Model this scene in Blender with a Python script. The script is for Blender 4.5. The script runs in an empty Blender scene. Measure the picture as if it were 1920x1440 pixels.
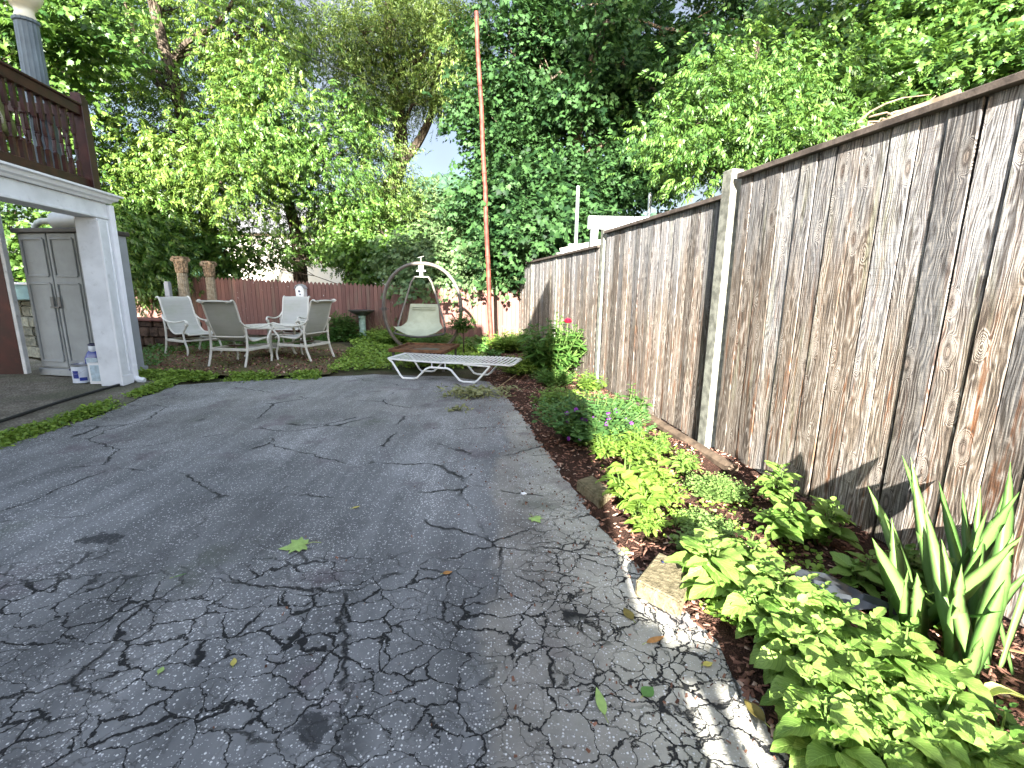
import bpy, bmesh, math, random
import numpy as np
from mathutils import Vector, Matrix
random.seed(7); rng = np.random.default_rng(11)
SC = bpy.context.scene; COL = SC.collection
# ------------------------------------------------------------------ camera, light, exposure
CAM_H = 1.3; FPX = 880.0; PITCH = math.radians(11.55); ROLL = math.radians(0.75)
_R0 = Vector((1, 0, 0)); _U0 = Vector((0, math.sin(PITCH), math.cos(PITCH)))
CF = Vector((0, math.cos(PITCH), -math.sin(PITCH)))
CR = math.cos(ROLL)*_R0 + math.sin(ROLL)*_U0
CU = -math.sin(ROLL)*_R0 + math.cos(ROLL)*_U0
cam = bpy.data.cameras.new('camera'); cam.sensor_width = 36; cam.lens = FPX/1920*36
cam.clip_start = 0.05; cam.clip_end = 2000
camo = bpy.data.objects.new('camera', cam); COL.objects.link(camo)
camo.matrix_world = Matrix(((CR.x, CU.x, -CF.x, 0), (CR.y, CU.y, -CF.y, 0), (CR.z, CU.z, -CF.z, CAM_H), (0, 0, 0, 1)))
SC.camera = camo
SUN_D = Vector((0.05, 1.0, -0.335)).normalized()
SUN_EL = math.asin(-SUN_D.z)
sl = bpy.data.lights.new('sun', 'SUN'); sl.energy = 5.0; sl.angle = math.radians(0.5); sl.color = (1, 0.965, 0.90)
so = bpy.data.objects.new('sun', sl); COL.objects.link(so)
so.rotation_euler = SUN_D.to_track_quat('-Z', 'Y').to_euler(); so.location = (0, -20, 20)
W = bpy.data.worlds.new('World'); SC.world = W; W.use_nodes = True
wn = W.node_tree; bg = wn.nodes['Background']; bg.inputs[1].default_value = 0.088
sky = wn.nodes.new('ShaderNodeTexSky'); sky.sky_type = 'NISHITA'; sky.sun_disc = False
sky.sun_elevation = SUN_EL; sky.sun_rotation = math.radians(182.9)
wtc = wn.nodes.new('ShaderNodeTexCoord'); wno = wn.nodes.new('ShaderNodeTexNoise')
wno.inputs['Scale'].default_value = 2.2; wno.inputs['Detail'].default_value = 6
wmr = wn.nodes.new('ShaderNodeMapRange'); wmr.inputs[1].default_value = .38; wmr.inputs[2].default_value = .62
wmr.inputs[3].default_value = .25; wmr.inputs[4].default_value = .8
wmx = wn.nodes.new('ShaderNodeMix'); wmx.data_type = 'RGBA'; wmx.inputs[7].default_value = (2.3, 2.4, 2.7, 1)
wn.links.new(wtc.outputs['Generated'], wno.inputs['Vector']); wn.links.new(wno.outputs['Fac'], wmr.inputs[0])
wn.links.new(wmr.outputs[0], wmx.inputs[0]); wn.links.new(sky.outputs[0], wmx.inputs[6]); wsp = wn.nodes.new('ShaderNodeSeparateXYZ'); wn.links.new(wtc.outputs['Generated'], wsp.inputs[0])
wgr = wn.nodes.new('ShaderNodeMapRange'); wgr.interpolation_type = 'SMOOTHSTEP'   # sky scaled up behind the camera as added fill, down in view
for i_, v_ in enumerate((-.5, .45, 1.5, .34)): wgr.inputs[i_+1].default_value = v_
wmu = wn.nodes.new('ShaderNodeVectorMath'); wmu.operation = 'SCALE'
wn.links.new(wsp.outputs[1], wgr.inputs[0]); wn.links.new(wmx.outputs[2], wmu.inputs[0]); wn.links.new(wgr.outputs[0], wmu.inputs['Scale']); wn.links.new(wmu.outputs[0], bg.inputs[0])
vs = SC.view_settings; vs.view_transform = 'Standard'; vs.look = 'None'; vs.exposure = 3.25; vs.gamma = 1; vs.use_curve_mapping = False
SC.render.engine = 'CYCLES'
cy = SC.cycles; cy.use_denoising = True; cy.max_bounces = 6; cy.diffuse_bounces = 3; cy.glossy_bounces = 2
cy.transmission_bounces = 4; cy.transparent_max_bounces = 4; cy.sample_clamp_indirect = 6
cy.caustics_reflective = False; cy.caustics_refractive = False
# ------------------------------------------------------------------ pixel -> place helpers
def ray(px, py): return CF + CR*((px-960)/FPX) - CU*((py-720)/FPX)
def gp(px, py, z=0.0):
    d = ray(px, py); t = (z-CAM_H)/d.z
    return Vector((d.x*t, d.y*t, z))
def aty(px, py, Y):
    d = ray(px, py); t = Y/d.y
    return Vector((d.x*t, Y, CAM_H+d.z*t))
# ------------------------------------------------------------------ mesh helpers
def sm(o, ang=40):
    me = o.data
    me.polygons.foreach_set('use_smooth', [True]*len(me.polygons))
    me.set_sharp_from_angle(angle=math.radians(ang))
def wloc(o):
    p = Vector((0, 0, 0))
    while o is not None: p += o.location; o = o.parent
    return p
class MB:
    def __init__(s): s.v = []; s.f = []; s.r = []; s.rnd = 0.0
    def add(s, vs_, fs):
        b = len(s.v); s.v += [tuple(v) for v in vs_]; s.f += [tuple(b+i for i in f) for f in fs]; s.r += [s.rnd]*len(vs_)
        return s
    def box(s, c, d, rz=0, M=None):
        c = Vector(c); h = Vector(d)/2; vs_ = []
        for z in (-1, 1):
            for x, y in ((-1, -1), (1, -1), (1, 1), (-1, 1)):
                p = Vector((x*h.x, y*h.y, z*h.z))
                if M is not None: p = M @ p
                elif rz: p = Matrix.Rotation(rz, 3, 'Z') @ p
                vs_.append(c+p)
        return s.add(vs_, [(3, 2, 1, 0), (4, 5, 6, 7), (0, 1, 5, 4), (1, 2, 6, 5), (2, 3, 7, 6), (3, 0, 4, 7)])
    def tube(s, pts, r, n=8, closed=False, flat=1.0):
        pts = [Vector(p) for p in pts]; m = len(pts)
        rr = r if isinstance(r, (list, tuple)) else [r]*m
        T = []
        for i in range(m):
            a = pts[i-1] if (i > 0 or closed) else pts[i]; b = pts[(i+1) % m] if (i < m-1 or closed) else pts[i]
            t = (b-a); T.append(t.normalized() if t.length > 1e-9 else Vector((0, 0, 1)))
        up = Vector((0, 0, 1)) if abs(T[0].z) < .9 else Vector((1, 0, 0))
        N = (up - T[0]*up.dot(T[0])).normalized(); vs_ = []
        for i in range(m):
            N = (N - T[i]*N.dot(T[i]));
            if N.length < 1e-6: N = T[i].orthogonal()
            N.normalize(); B = T[i].cross(N)
            for k in range(n):
                a = 2*math.pi*(k+.5)/n; vs_.append(pts[i] + N*(math.cos(a)*rr[i]) + B*(math.sin(a)*rr[i]*flat))
        fs = []
        for i in range(m if closed else m-1):
            j = (i+1) % m
            for k in range(n):
                k2 = (k+1) % n; fs.append((i*n+k, i*n+k2, j*n+k2, j*n+k))
        if not closed: fs += [tuple(range(n-1, -1, -1)), tuple((m-1)*n+k for k in range(n))]
        return s.add(vs_, fs)
    def lathe(s, prof, c=(0, 0, 0), n=24, axis='Z', wob=None):
        c = Vector(c); vs_ = []; m = len(prof)
        for r, z in prof:
            for k in range(n):
                a = 2*math.pi*k/n; rk = r*(wob(a) if wob else 1)
                p = Vector((math.cos(a)*rk, math.sin(a)*rk, z))
                if axis == 'X': p = Vector((p.z, p.x, p.y))
                if axis == 'Y': p = Vector((p.x, p.z, p.y))
                vs_.append(c+p)
        fs = [(i*n+k, i*n+(k+1) % n, (i+1)*n+(k+1) % n, (i+1)*n+k) for i in range(m-1) for k in range(n)]
        fs += [tuple(range(n-1, -1, -1)), tuple((m-1)*n+k for k in range(n))]
        return s.add(vs_, fs)
    def sheet(s, rows, th=0.0):
        m = len(rows); n = len(rows[0]); P = [Vector(p) for r in rows for p in r]
        fs = [(i*n+k, i*n+k+1, (i+1)*n+k+1, (i+1)*n+k) for i in range(m-1) for k in range(n-1)]
        if not th: return s.add(P, fs)
        nr = [Vector((0, 0, 0)) for _ in P]
        for f in fs:
            q = (P[f[2]]-P[f[0]]).cross(P[f[3]]-P[f[1]])
            for i in f: nr[i] += q
        Q = [p - (q.normalized() if q.length else q)*th for p, q in zip(P, nr)]; o = len(P)
        fs2 = [tuple(reversed([o+i for i in f])) for f in fs]
        bd = [k for k in range(n)] + [i*n+n-1 for i in range(1, m)] + [(m-1)*n+k for k in range(n-2, -1, -1)] + [i*n for i in range(m-2, 0, -1)]
        sd = [(bd[i], o+bd[i], o+bd[(i+1) % len(bd)], bd[(i+1) % len(bd)]) for i in range(len(bd))]
        return s.add(P+Q, fs+fs2+sd)
    def build(s, name, mat, parent=None, world=False, smooth=False, bevel=0, seg=1):
        me = bpy.data.meshes.new(name); v = s.v
        if parent is not None and world:
            o_ = wloc(parent); v = [(p[0]-o_.x, p[1]-o_.y, p[2]-o_.z) for p in v]
        me.from_pydata(v, [], s.f)
        at = me.attributes.new('rnd', 'FLOAT', 'POINT'); at.data.foreach_set('value', s.r)
        if bevel:
            bm = bmesh.new(); bm.from_mesh(me)
            es = [e for e in bm.edges if len(e.link_faces) == 2 and e.calc_face_angle(0) > .6]
            bmesh.ops.bevel(bm, geom=es, offset=bevel, segments=seg, affect='EDGES', clamp_overlap=True); bm.to_mesh(me); bm.free()
        me.materials.append(mat)
        o = bpy.data.objects.new(name, me); COL.objects.link(o)
        if parent is not None: o.parent = parent
        if smooth: sm(o)
        return o
def tag(o, label=None, cat=None, group=None, kind=None):
    for k, v in (('label', label), ('category', cat), ('group', group), ('kind', kind)):
        if v: o[k] = v
    return o
def thing(name, label, cat, loc=(0, 0, 0), rz=0, group=None):
    o = bpy.data.objects.new(name, None); COL.objects.link(o); o.empty_display_size = .1
    o.location = loc; o.rotation_euler = (0, 0, rz)
    return tag(o, label, cat, group)
def dup(o, loc, rz, label, group=None):
    r = o.copy(); COL.objects.link(r); r.location = loc; r.rotation_euler = (0, 0, rz); r['label'] = label
    if group: r['group'] = group
    for c in list(o.children):
        d = c.copy(); COL.objects.link(d); d.parent = r
        for g in list(c.children):
            e = g.copy(); COL.objects.link(e); e.parent = d
    return r
def npmesh(name, V, polys_len, loops, mat, parent=None, uv=None, tint=None, world=True, smooth=False):
    """fast mesh from numpy arrays"""
    me = bpy.data.meshes.new(name)
    if parent is not None and world:
        V = V - np.array(wloc(parent))
    me.vertices.add(len(V)); me.vertices.foreach_set('co', V.astype(np.float32).ravel())
    me.loops.add(len(loops)); me.loops.foreach_set('vertex_index', loops.astype(np.int32))
    me.polygons.add(len(polys_len)); st = np.concatenate(([0], np.cumsum(polys_len)[:-1]))
    me.polygons.foreach_set('loop_start', st.astype(np.int32)); me.polygons.foreach_set('loop_total', polys_len.astype(np.int32))
    if smooth: me.polygons.foreach_set('use_smooth', np.ones(len(polys_len), bool))
    me.update(calc_edges=True)
    if uv is not None:
        l = me.uv_layers.new(name='UVMap'); l.data.foreach_set('uv', uv[loops].astype(np.float32).ravel())
    if tint is not None:
        at = me.attributes.new('tint', 'FLOAT', 'POINT'); at.data.foreach_set('value', tint.astype(np.float32))
    me.materials.append(mat)
    o = bpy.data.objects.new(name, me); COL.objects.link(o)
    if parent is not None: o.parent = parent
    return o
class Tpl:
    """a leaf (or spray of leaves) template: y along the leaf, z its upper side"""
    def __init__(s, V, F, uv=None, t=None):
        s.V = np.array(V, float); s.L = np.array([len(f) for f in F]); s.I = np.concatenate([np.array(f) for f in F])
        s.uv = np.array(uv, float) if uv is not None else np.zeros((len(s.V), 2)); s.t = np.array(t, float) if t is not None else np.zeros(len(s.V)); s.F = F
def frames(D, Nn):
    """N x 3 leaf direction, N x 3 rough normal -> N x 3 x 3 with columns side, dir, normal"""
    D = D/np.linalg.norm(D, axis=1, keepdims=True); S = np.cross(D, Nn); l = np.linalg.norm(S, axis=1, keepdims=True)
    S = np.where(l < 1e-4, np.array([[1., 0, 0]]), S/np.maximum(l, 1e-4)); N2 = np.cross(S, D)
    return np.stack([S, D, N2], axis=2)
class Scat:
    def __init__(s): s.V = []; s.L = []; s.I = []; s.uv = []; s.t = []; s.n = 0
    def put(s, tpl, M, T, S=None, tint=None):
        n = len(T)
        if n == 0: return
        if S is None: S = np.ones(n)
        if np.ndim(S) == 1: S = np.stack([S, S, S], 1)
        V = np.einsum('nij,nkj->nki', M, tpl.V[None]*S[:, None, :]) + T[:, None, :]
        k = len(tpl.V)
        s.V.append(V.reshape(-1, 3)); s.L.append(np.tile(tpl.L, n))
        s.I.append((tpl.I[None] + (np.arange(n)*k)[:, None]).ravel() + s.n); s.n += n*k
        s.uv.append(np.tile(tpl.uv, (n, 1)))
        if tint is None: tint = rng.random(n)
        s.t.append((tint[:, None] + tpl.t[None]).ravel())
    def build(s, name, mat, parent=None, smooth=False, world=True):
        return npmesh(name, np.concatenate(s.V), np.concatenate(s.L), np.concatenate(s.I), mat, parent,
                      np.concatenate(s.uv), np.concatenate(s.t), world, smooth)
# ------------------------------------------------------------------ material helpers
class NT:
    def __init__(s, name):
        s.m = bpy.data.materials.new(name); s.m.use_nodes = True; s.t = s.m.node_tree; s.n = s.t.nodes
        s.p = s.n['Principled BSDF']; s.out = s.n['Material Output']; s.tc = s.n.new('ShaderNodeTexCoord')
    def L(s, a, b): s.t.links.new(a, b)
    def inp(s, sock, v):
        if hasattr(v, 'is_output'): s.L(v, sock)
        elif isinstance(v, (tuple, list)) and len(v) == 3 and sock.type == 'RGBA': sock.default_value = (*v, 1)
        else: sock.default_value = v
    def obj(s): return s.tc.outputs['Object']
    def sep(s, v):
        n = s.n.new('ShaderNodeSeparateXYZ'); s.L(v, n.inputs[0]); return n.outputs
    def comb(s, x=0, y=0, z=0):
        n = s.n.new('ShaderNodeCombineXYZ')
        for i, q in enumerate((x, y, z)): s.inp(n.inputs[i], q)
        return n.outputs[0]
    def math(s, op, a, b=0, c=0):
        n = s.n.new('ShaderNodeMath'); n.operation = op
        for i, q in enumerate((a, b, c)):
            if i < len(n.inputs): s.inp(n.inputs[i], q)
        return n.outputs[0]
    def vmath(s, op, a, b):
        n = s.n.new('ShaderNodeVectorMath'); n.operation = op; s.inp(n.inputs[0], a); s.inp(n.inputs[1], b); return n.outputs[0]
    def scale(s, v, k):
        n = s.n.new('ShaderNodeMapping'); s.L(v, n.inputs[0]); n.inputs['Scale'].default_value = k; return n.outputs[0]
    def noise(s, v, sc=5, det=3, rough=.55, col=False):
        n = s.n.new('ShaderNodeTexNoise'); s.L(v, n.inputs['Vector']); n.inputs['Scale'].default_value = sc
        n.inputs['Detail'].default_value = det; n.inputs['Roughness'].default_value = rough
        return n.outputs['Color' if col else 'Fac']
    def voro(s, v, sc=5, feat='F1', out='Distance', rand=1):
        n = s.n.new('ShaderNodeTexVoronoi'); n.feature = feat; s.L(v, n.inputs['Vector']); n.inputs['Scale'].default_value = sc
        n.inputs['Randomness'].default_value = rand
        return n.outputs[out]
    def mr(s, v, a, b, c=0., d=1., smooth=True):
        n = s.n.new('ShaderNodeMapRange'); n.interpolation_type = 'SMOOTHSTEP' if smooth else 'LINEAR'
        for i, q in enumerate((v, a, b, c, d)): s.inp(n.inputs[i], q)
        return n.outputs[0]
    def mix(s, a, b, f, mode='MIX'):
        n = s.n.new('ShaderNodeMix'); n.data_type = 'RGBA'; n.blend_type = mode
        s.inp(n.inputs[0], f); s.inp(n.inputs[6], a); s.inp(n.inputs[7], b); return n.outputs[2]
    def attr(s, nm):
        n = s.n.new('ShaderNodeAttribute'); n.attribute_name = nm; return n.outputs['Fac']
    def bump(s, h, st=.3, dist=.01, nrm=None):
        n = s.n.new('ShaderNodeBump'); n.inputs['Strength'].default_value = st; n.inputs['Distance'].default_value = dist
        s.L(h, n.inputs['Height'])
        if nrm: s.L(nrm, n.inputs['Normal'])
        s.L(n.outputs[0], s.p.inputs['Normal']); return n.outputs[0]
    def fin(s, col, rough=.6, spec=.4, metal=0):
        s.inp(s.p.inputs['Base Color'], col); s.inp(s.p.inputs['Roughness'], rough)
        s.p.inputs['Specular IOR Level'].default_value = spec; s.p.inputs['Metallic'].default_value = metal
        return s.m
def plain(name, c, rough=.5, spec=.4, metal=0, var=.15, sc=8, bump=0., dirt=None):
    """painted / plastic / metal surface with faint mottling, optional dirt colour"""
    k = NT(name); o = k.obj(); n = k.noise(o, sc, 4)
    a = tuple(x*(1-var) for x in c); b = tuple(min(1, x*(1+var)) for x in c)
    col = k.mix(a, b, k.mr(n, .3, .7))
    if dirt: col = k.mix(col, dirt, k.mr(k.noise(o, sc*2.3, 6, .7), .55, .75, 0, .6))
    if bump: k.bump(k.noise(o, sc*6, 3), bump, .004)
    return k.fin(col, rough, spec, metal)
def leaf_mat(name, c1, c2, trans=.3, veins=False, rough=.45, tr=None, spec=.35):
    k = NT(name); t = k.attr('tint')
    fr = k.math('FRACT', t)
    col = k.mix(c1, c2, fr)
    if veins:
        u = k.sep(k.tc.outputs['UV']); au = k.math('ABSOLUTE', k.math('SUBTRACT', u[0], .5))
        mid = k.mr(au, .0, .035, 1, 0)
        ph = k.math('FRACT', k.math('SUBTRACT', k.math('MULTIPLY', u[1], 8.5), k.math('MULTIPLY', au, 5.5)))
        ven = k.mr(k.math('ABSOLUTE', k.math('SUBTRACT', ph, .5)), .0, .13, 1, 0)
        vm = k.math('MAXIMUM', mid, k.math('MULTIPLY', ven, .55))
        lt = tuple(min(1, x*1.55+.015) for x in c2)
        col = k.mix(col, lt, k.math('MULTIPLY', vm, .6))
        col = k.mix(col, tuple(x*.62 for x in c1), k.math('MULTIPLY', k.mr(k.math('ABSOLUTE', k.math('SUBTRACT', ph, .25)), 0, .25, 1, 0), .35))
        sp = k.noise(k.obj(), 60, 3)
        col = k.mix(col, tuple(x*.75 for x in c1), k.mr(sp, .55, .75, 0, .35))
        k.bump(k.math('SUBTRACT', 1., vm), .5, .002)
    k.fin(col, rough, spec)
    tl = k.n.new('ShaderNodeBsdfTranslucent'); k.L(k.mix(col, tr or tuple(min(1, x*1.6) for x in c2), .6), tl.inputs[0])
    mx = k.n.new('ShaderNodeMixShader'); mx.inputs[0].default_value = trans
    k.L(k.p.outputs[0], mx.inputs[1]); k.L(tl.outputs[0], mx.inputs[2]); k.L(mx.outputs[0], k.out.inputs[0])
    return k.m
# ------------------------------------------------------------------ setting: ground, driveway, bed, patio
def poly_sheet(name, pts, z, mat, sub=0.0, rough_edge=0.0, kind='structure', hmul=0.0):
    """flat sheet from an outline of ground points, with a ragged edge"""
    P = []
    for i, a in enumerate(pts):
        b = pts[(i+1) % len(pts)]; n = max(1, int((b-a).length/(sub or 1e9)))
        for k in range(n):
            p = a.lerp(b, k/n)
            if rough_edge: p = p + Vector((random.gauss(0, rough_edge), random.gauss(0, rough_edge), 0))
            P.append((p.x, p.y, z))
    bm = bmesh.new(); vs_ = [bm.verts.new(p) for p in P]; f = bm.faces.new(vs_)
    if f.normal.z < 0: f.normal_flip()
    bmesh.ops.triangulate(bm, faces=[f]); bmesh.ops.recalc_face_normals(bm, faces=bm.faces[:])
    me = bpy.data.meshes.new(name); bm.to_mesh(me); bm.free(); me.materials.append(mat)
    if me.polygons[0].normal.z < 0: me.flip_normals()
    o = bpy.data.objects.new(name, me); COL.objects.link(o); return tag(o, kind=kind)
def asphalt_mat():
    k = NT('asphalt'); o = k.obj(); X, Y, Z = k.sep(o)[:]
    big = k.noise(o, .55, 3); mid = k.noise(o, 2.3, 5, .6); fine = k.noise(o, 22, 4, .7)
    st = k.noise(k.scale(o, (5, .9, 1)), 1.1, 4, .6)
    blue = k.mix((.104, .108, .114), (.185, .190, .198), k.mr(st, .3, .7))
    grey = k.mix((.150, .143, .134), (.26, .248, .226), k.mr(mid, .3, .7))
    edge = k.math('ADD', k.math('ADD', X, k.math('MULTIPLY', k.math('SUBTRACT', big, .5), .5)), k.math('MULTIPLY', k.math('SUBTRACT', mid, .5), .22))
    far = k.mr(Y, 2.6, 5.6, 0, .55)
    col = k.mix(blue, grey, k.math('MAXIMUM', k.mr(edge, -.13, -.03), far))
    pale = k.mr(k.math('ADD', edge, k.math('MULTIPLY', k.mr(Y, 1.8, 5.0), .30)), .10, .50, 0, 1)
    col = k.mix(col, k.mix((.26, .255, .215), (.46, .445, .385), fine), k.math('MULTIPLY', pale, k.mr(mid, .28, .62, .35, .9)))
    # worn patches with more bright stones
    worn = k.mr(k.noise(k.scale(o, (1.5, .55, 1)), 1.6, 5, .6), .48, .66)
    vp = k.voro(o, 95, out='Color'); vd = k.voro(o, 95); vr = k.sep(vp)[0]
    thr = k.math('SUBTRACT', .80, k.math('MULTIPLY', worn, .40))
    speck = k.math('MULTIPLY', k.math('GREATER_THAN', vr, thr), k.mr(vd, .28, .42, 1, 0))
    vp2 = k.voro(o, 210, out='Color'); vd2 = k.voro(o, 210)
    speck2 = k.math('MULTIPLY', k.math('GREATER_THAN', k.sep(vp2)[1], .86), k.mr(vd2, .3, .45, 1, 0))
    col = k.mix(col, k.mix((.19, .195, .205), (.30, .30, .30), fine), k.math('MULTIPLY', worn, .42))
    col = k.mix(col, (.66, .66, .67), k.math('MULTIPLY', k.math('MAXIMUM', speck, k.math('MULTIPLY', speck2, .6)), .85))
    # rusty and mossy stains
    col = k.mix(col, (.085, .060, .075), k.mr(k.noise(o, 1.9, 4, .6), .56, .70, 0, .55))
    col = k.mix(col, (.07, .085, .06), k.mr(k.noise(k.vmath('ADD', o, (7, 3, 0)), 1.3, 5, .65), .58, .72, 0, .5))
    tn = k.mr(k.noise(k.vmath('ADD', o, (11, 5, 0)), .9, 5, .6), .3, .7, .70, 1.25, False); col = k.mix(col, k.comb(tn, tn, tn), 1., 'MULTIPLY')
    # cracks: a dense crazing near the camera and along the bed, a few long ones elsewhere
    wv = k.vmath('MULTIPLY', k.vmath('SUBTRACT', k.noise(o, 7, 5, .6, True), (.5, .5, .5)), (.16, .16, 0))
    wo = k.vmath('ADD', k.vmath('ADD', o, wv), k.vmath('MULTIPLY', k.vmath('SUBTRACT', k.noise(o, 38, 4, .65, True), (.5, .5, .5)), (.026, .026, 0)))
    c1 = k.voro(k.scale(wo, (1.0, 1.25, 1)), 6.4, 'DISTANCE_TO_EDGE'); c2 = k.voro(k.scale(wo, (1, 1, 1)), 13, 'DISTANCE_TO_EDGE')
    c3 = k.voro(k.scale(wo, (.8, 1.1, 1)), 1.25, 'DISTANCE_TO_EDGE')
    dens = k.math('ADD', k.mr(Y, 1.35, 2.9, 1, 0), k.math('MULTIPLY', k.math('SUBTRACT', k.noise(o, 1.4, 2), .5), 1.5))
    rt = k.math('MULTIPLY', k.mr(X, -.1, .25), k.mr(Y, 1.6, 3.8, 1, 0))
    d1 = k.mr(k.math('MAXIMUM', dens, k.math('MULTIPLY', rt, .95)), .30, .85)
    wid = k.mr(k.noise(o, 4.1, 4), .34, .7, .12, 1.7)
    k1 = k.math('MULTIPLY', k.mr(k.math('DIVIDE', c1, k.math('ADD', k.math('MULTIPLY', wid, .030), .002)), .5, 1, 1, 0), d1)
    k2 = k.math('MULTIPLY', k.mr(c2, .006, .04, 1, 0), k.math('MULTIPLY', k.math('MAXIMUM', k.math('MAXIMUM', rt, k.math('MULTIPLY', d1, .3)), k.mr(X, -4.6, -3.2, .8, 0)), k.mr(k.noise(o, 3.2, 3), .40, .54)))
    k3 = k.math('MULTIPLY', k.mr(c3, .002, .011, 1, 0), k.mr(k.noise(o, 1.7, 3), .45, .55, 0, .95))
    tar = k.math('MULTIPLY', k.mr(k.noise(k.vmath('ADD', wo, (3, 1, 0)), 3.4, 7, .7), .60, .66), k.mr(Y, 1.0, 1.7, 1, 0))
    cr = k.math('MAXIMUM', k.math('MAXIMUM', k1, k2), k.math('MAXIMUM', k3, k.math('MULTIPLY', tar, .4)))
    col = k.mix(col, (.007, .008, .010), k.math('MULTIPLY', cr, .97))
    for (sx, sy), kx, ky, rz in ((gp(190, 1010).xy, 4.5, 9, .0), (gp(585, 1375).xy, 7, 9, 0)):
        dv = k.vmath('MULTIPLY', k.vmath('SUBTRACT', o, (sx, sy, 0)), (kx, ky, 0)); n_ = k.n.new('ShaderNodeVectorMath'); n_.operation = 'LENGTH'; k.L(dv, n_.inputs[0])
        dd_ = k.math('ADD', n_.outputs['Value'], k.math('MULTIPLY', k.math('SUBTRACT', k.noise(o, 11, 7, .7), .5), 2.6))
        col = k.mix(col, (.016, .018, .022), k.mr(dd_, .40, .58, .80, 0))
    h = k.math('SUBTRACT', k.math('ADD', k.math('MULTIPLY', fine, .35), k.math('MULTIPLY', speck, .4)), k.math('MULTIPLY', cr, 2.2))
    k.bump(k.math('ADD', h, k.math('MULTIPLY', k.noise(o, 120, 2), .4)), .8, .006)
    return k.fin(col, k.mix((.7, .7, .7), (.9, .9, .9), fine), .3)
def soil_mat(name, a, b, c, sc=9):
    k = NT(name); o = k.obj(); n = k.noise(o, sc, 6, .7); n2 = k.noise(o, sc*.25, 3)
    col = k.mix(k.mix(a, b, k.mr(n, .35, .65)), c, k.mr(n2, .45, .65, 0, .8))
    vd = k.voro(o, sc*9); col = k.mix(col, tuple(x*.45 for x in a), k.mr(vd, .25, .6, 0, .6))
    k.bump(k.math('ADD', n, k.math('MULTIPLY', vd, .6)), .9, .02)
    return k.fin(col, .95, .15)
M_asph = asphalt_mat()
M_soil = soil_mat('garden_soil', (.045, .030, .020), (.085, .055, .036), (.06, .075, .03))
M_yard = soil_mat('yard_soil', (.06, .05, .03), (.10, .085, .05), (.055, .085, .025), 6)
M_patio = soil_mat('mossy_patio', (.11, .080, .046), (.26, .19, .115), (.13, .15, .04), 13)
M_conc = soil_mat('old_concrete', (.17, .15, .12), (.33, .30, .245), (.13, .14, .085), 5)
M_mulchbed = soil_mat('mulch_ground', (.050, .024, .016), (.105, .055, .038), (.035, .022, .016), 14)
g = MB()
rows = []
for j in range(61):
    y = -60 + 360*(j/60)**1.3; rows.append([(-240+480*(i/60), y, -.03) for i in range(61)])
g.sheet(rows); ground = tag(g.build('ground', M_yard), kind='structure')
drv_px = [(1500, 1440), (1425, 1330), (1340, 1195), (1265, 1120), (1195, 1060), (1130, 985), (1065, 900), (1020, 840), (985, 785), (945, 738), (915, 716), (850, 706),
          (700, 702), (560, 709), (420, 716), (330, 722), (262, 748), (170, 785), (90, 812), (0, 838)]
drv = [gp(*p) for p in drv_px]
drv = [Vector((.83, .4, 0)), Vector((.85, -2.2, 0)), Vector((.9, -3.2, 0))][::-1] + drv + [Vector((-4.6, 2.4, 0)), Vector((-4.9, -3.2, 0))]
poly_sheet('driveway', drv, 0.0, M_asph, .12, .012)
apr = [gp(*p) for p in [(0, 836), (90, 811), (170, 783), (262, 746), (300, 716), (262, 700)]] + [Vector((-8.6, 8.1, 0)), Vector((-9.5, 5.5, 0)), Vector((-8, 1, 0)), Vector((-5, -1, 0)), Vector((-4.7, 2.4, 0))]
poly_sheet('concrete_apron', apr, -.008, M_conc, .2, .02)
pat = [gp(*p) for p in [(258, 712), (330, 704), (480, 705), (615, 704), (640, 690), (668, 660), (640, 645), (520, 648), (300, 648), (250, 665)]]
poly_sheet('patio', pat, .012, M_patio, .15, .03)
# mulch bed: a raised, uneven sheet between the driveway and the wooden fence
FO = gp(965, 637); FQ = gp(1324, 844); FU = (FQ-FO).normalized(); FN = Vector((-FU.y, FU.x, 0))   # FN points away from the driveway
FRZ = math.atan2(FU.y, FU.x)
def fence_pt(s, n=0, z=0): return FO + FU*s + FN*n + Vector((0, 0, z))
def fence_s(px, py=538):
    d = ray(px, py); o = Vector((0, 0, CAM_H)); t = (FO-o).dot(FN)/d.dot(FN); p = o+d*t
    return (p-FO).dot(FU), p.z
edge_right = [p for p in drv_px[:11]]
er = [Vector((.80, -.5, 0)), Vector((.81, .6, 0))] + [gp(*p) for p in edge_right]
def bed_h(x, y):
    return .035 + .03*math.sin(x*5.1+y*2.3)*math.sin(y*3.7-x) + .02*math.sin(x*13+y*9)
def drive_edge_x(y):
    for a, b in zip(er[:-1], er[1:]):
        if a.y <= y <= b.y: return a.x + (b.x-a.x)*(y-a.y)/(b.y-a.y+1e-9)
    return er[-1].x - (y-er[-1].y)*.05 if y > er[-1].y else er[0].x
def fence_x(y): return FO.x + FU.x*(y-FO.y)/FU.y
rows = []; NB = 120
for j in range(NB+1):
    y = -.5 + 10.6*j/NB; x0 = drive_edge_x(y)-.05 + random.gauss(0, .012); x1 = fence_x(y)+.35; r = []
    for i in range(21):
        f = i/20; x = x0+(x1-x0)*f; r.append((x, y, -.012 + min(1, f*5)*bed_h(x, y)+ (.012 if f > 0 else 0) + random.gauss(0, .004)))
    rows.append(r)
mb = MB(); mb.sheet(rows); bed = tag(mb.build('mulch_bed', M_mulchbed, smooth=True), kind='structure')
bed.data.flip_normals() if bed.data.polygons[0].normal.z < 0 else None
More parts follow.
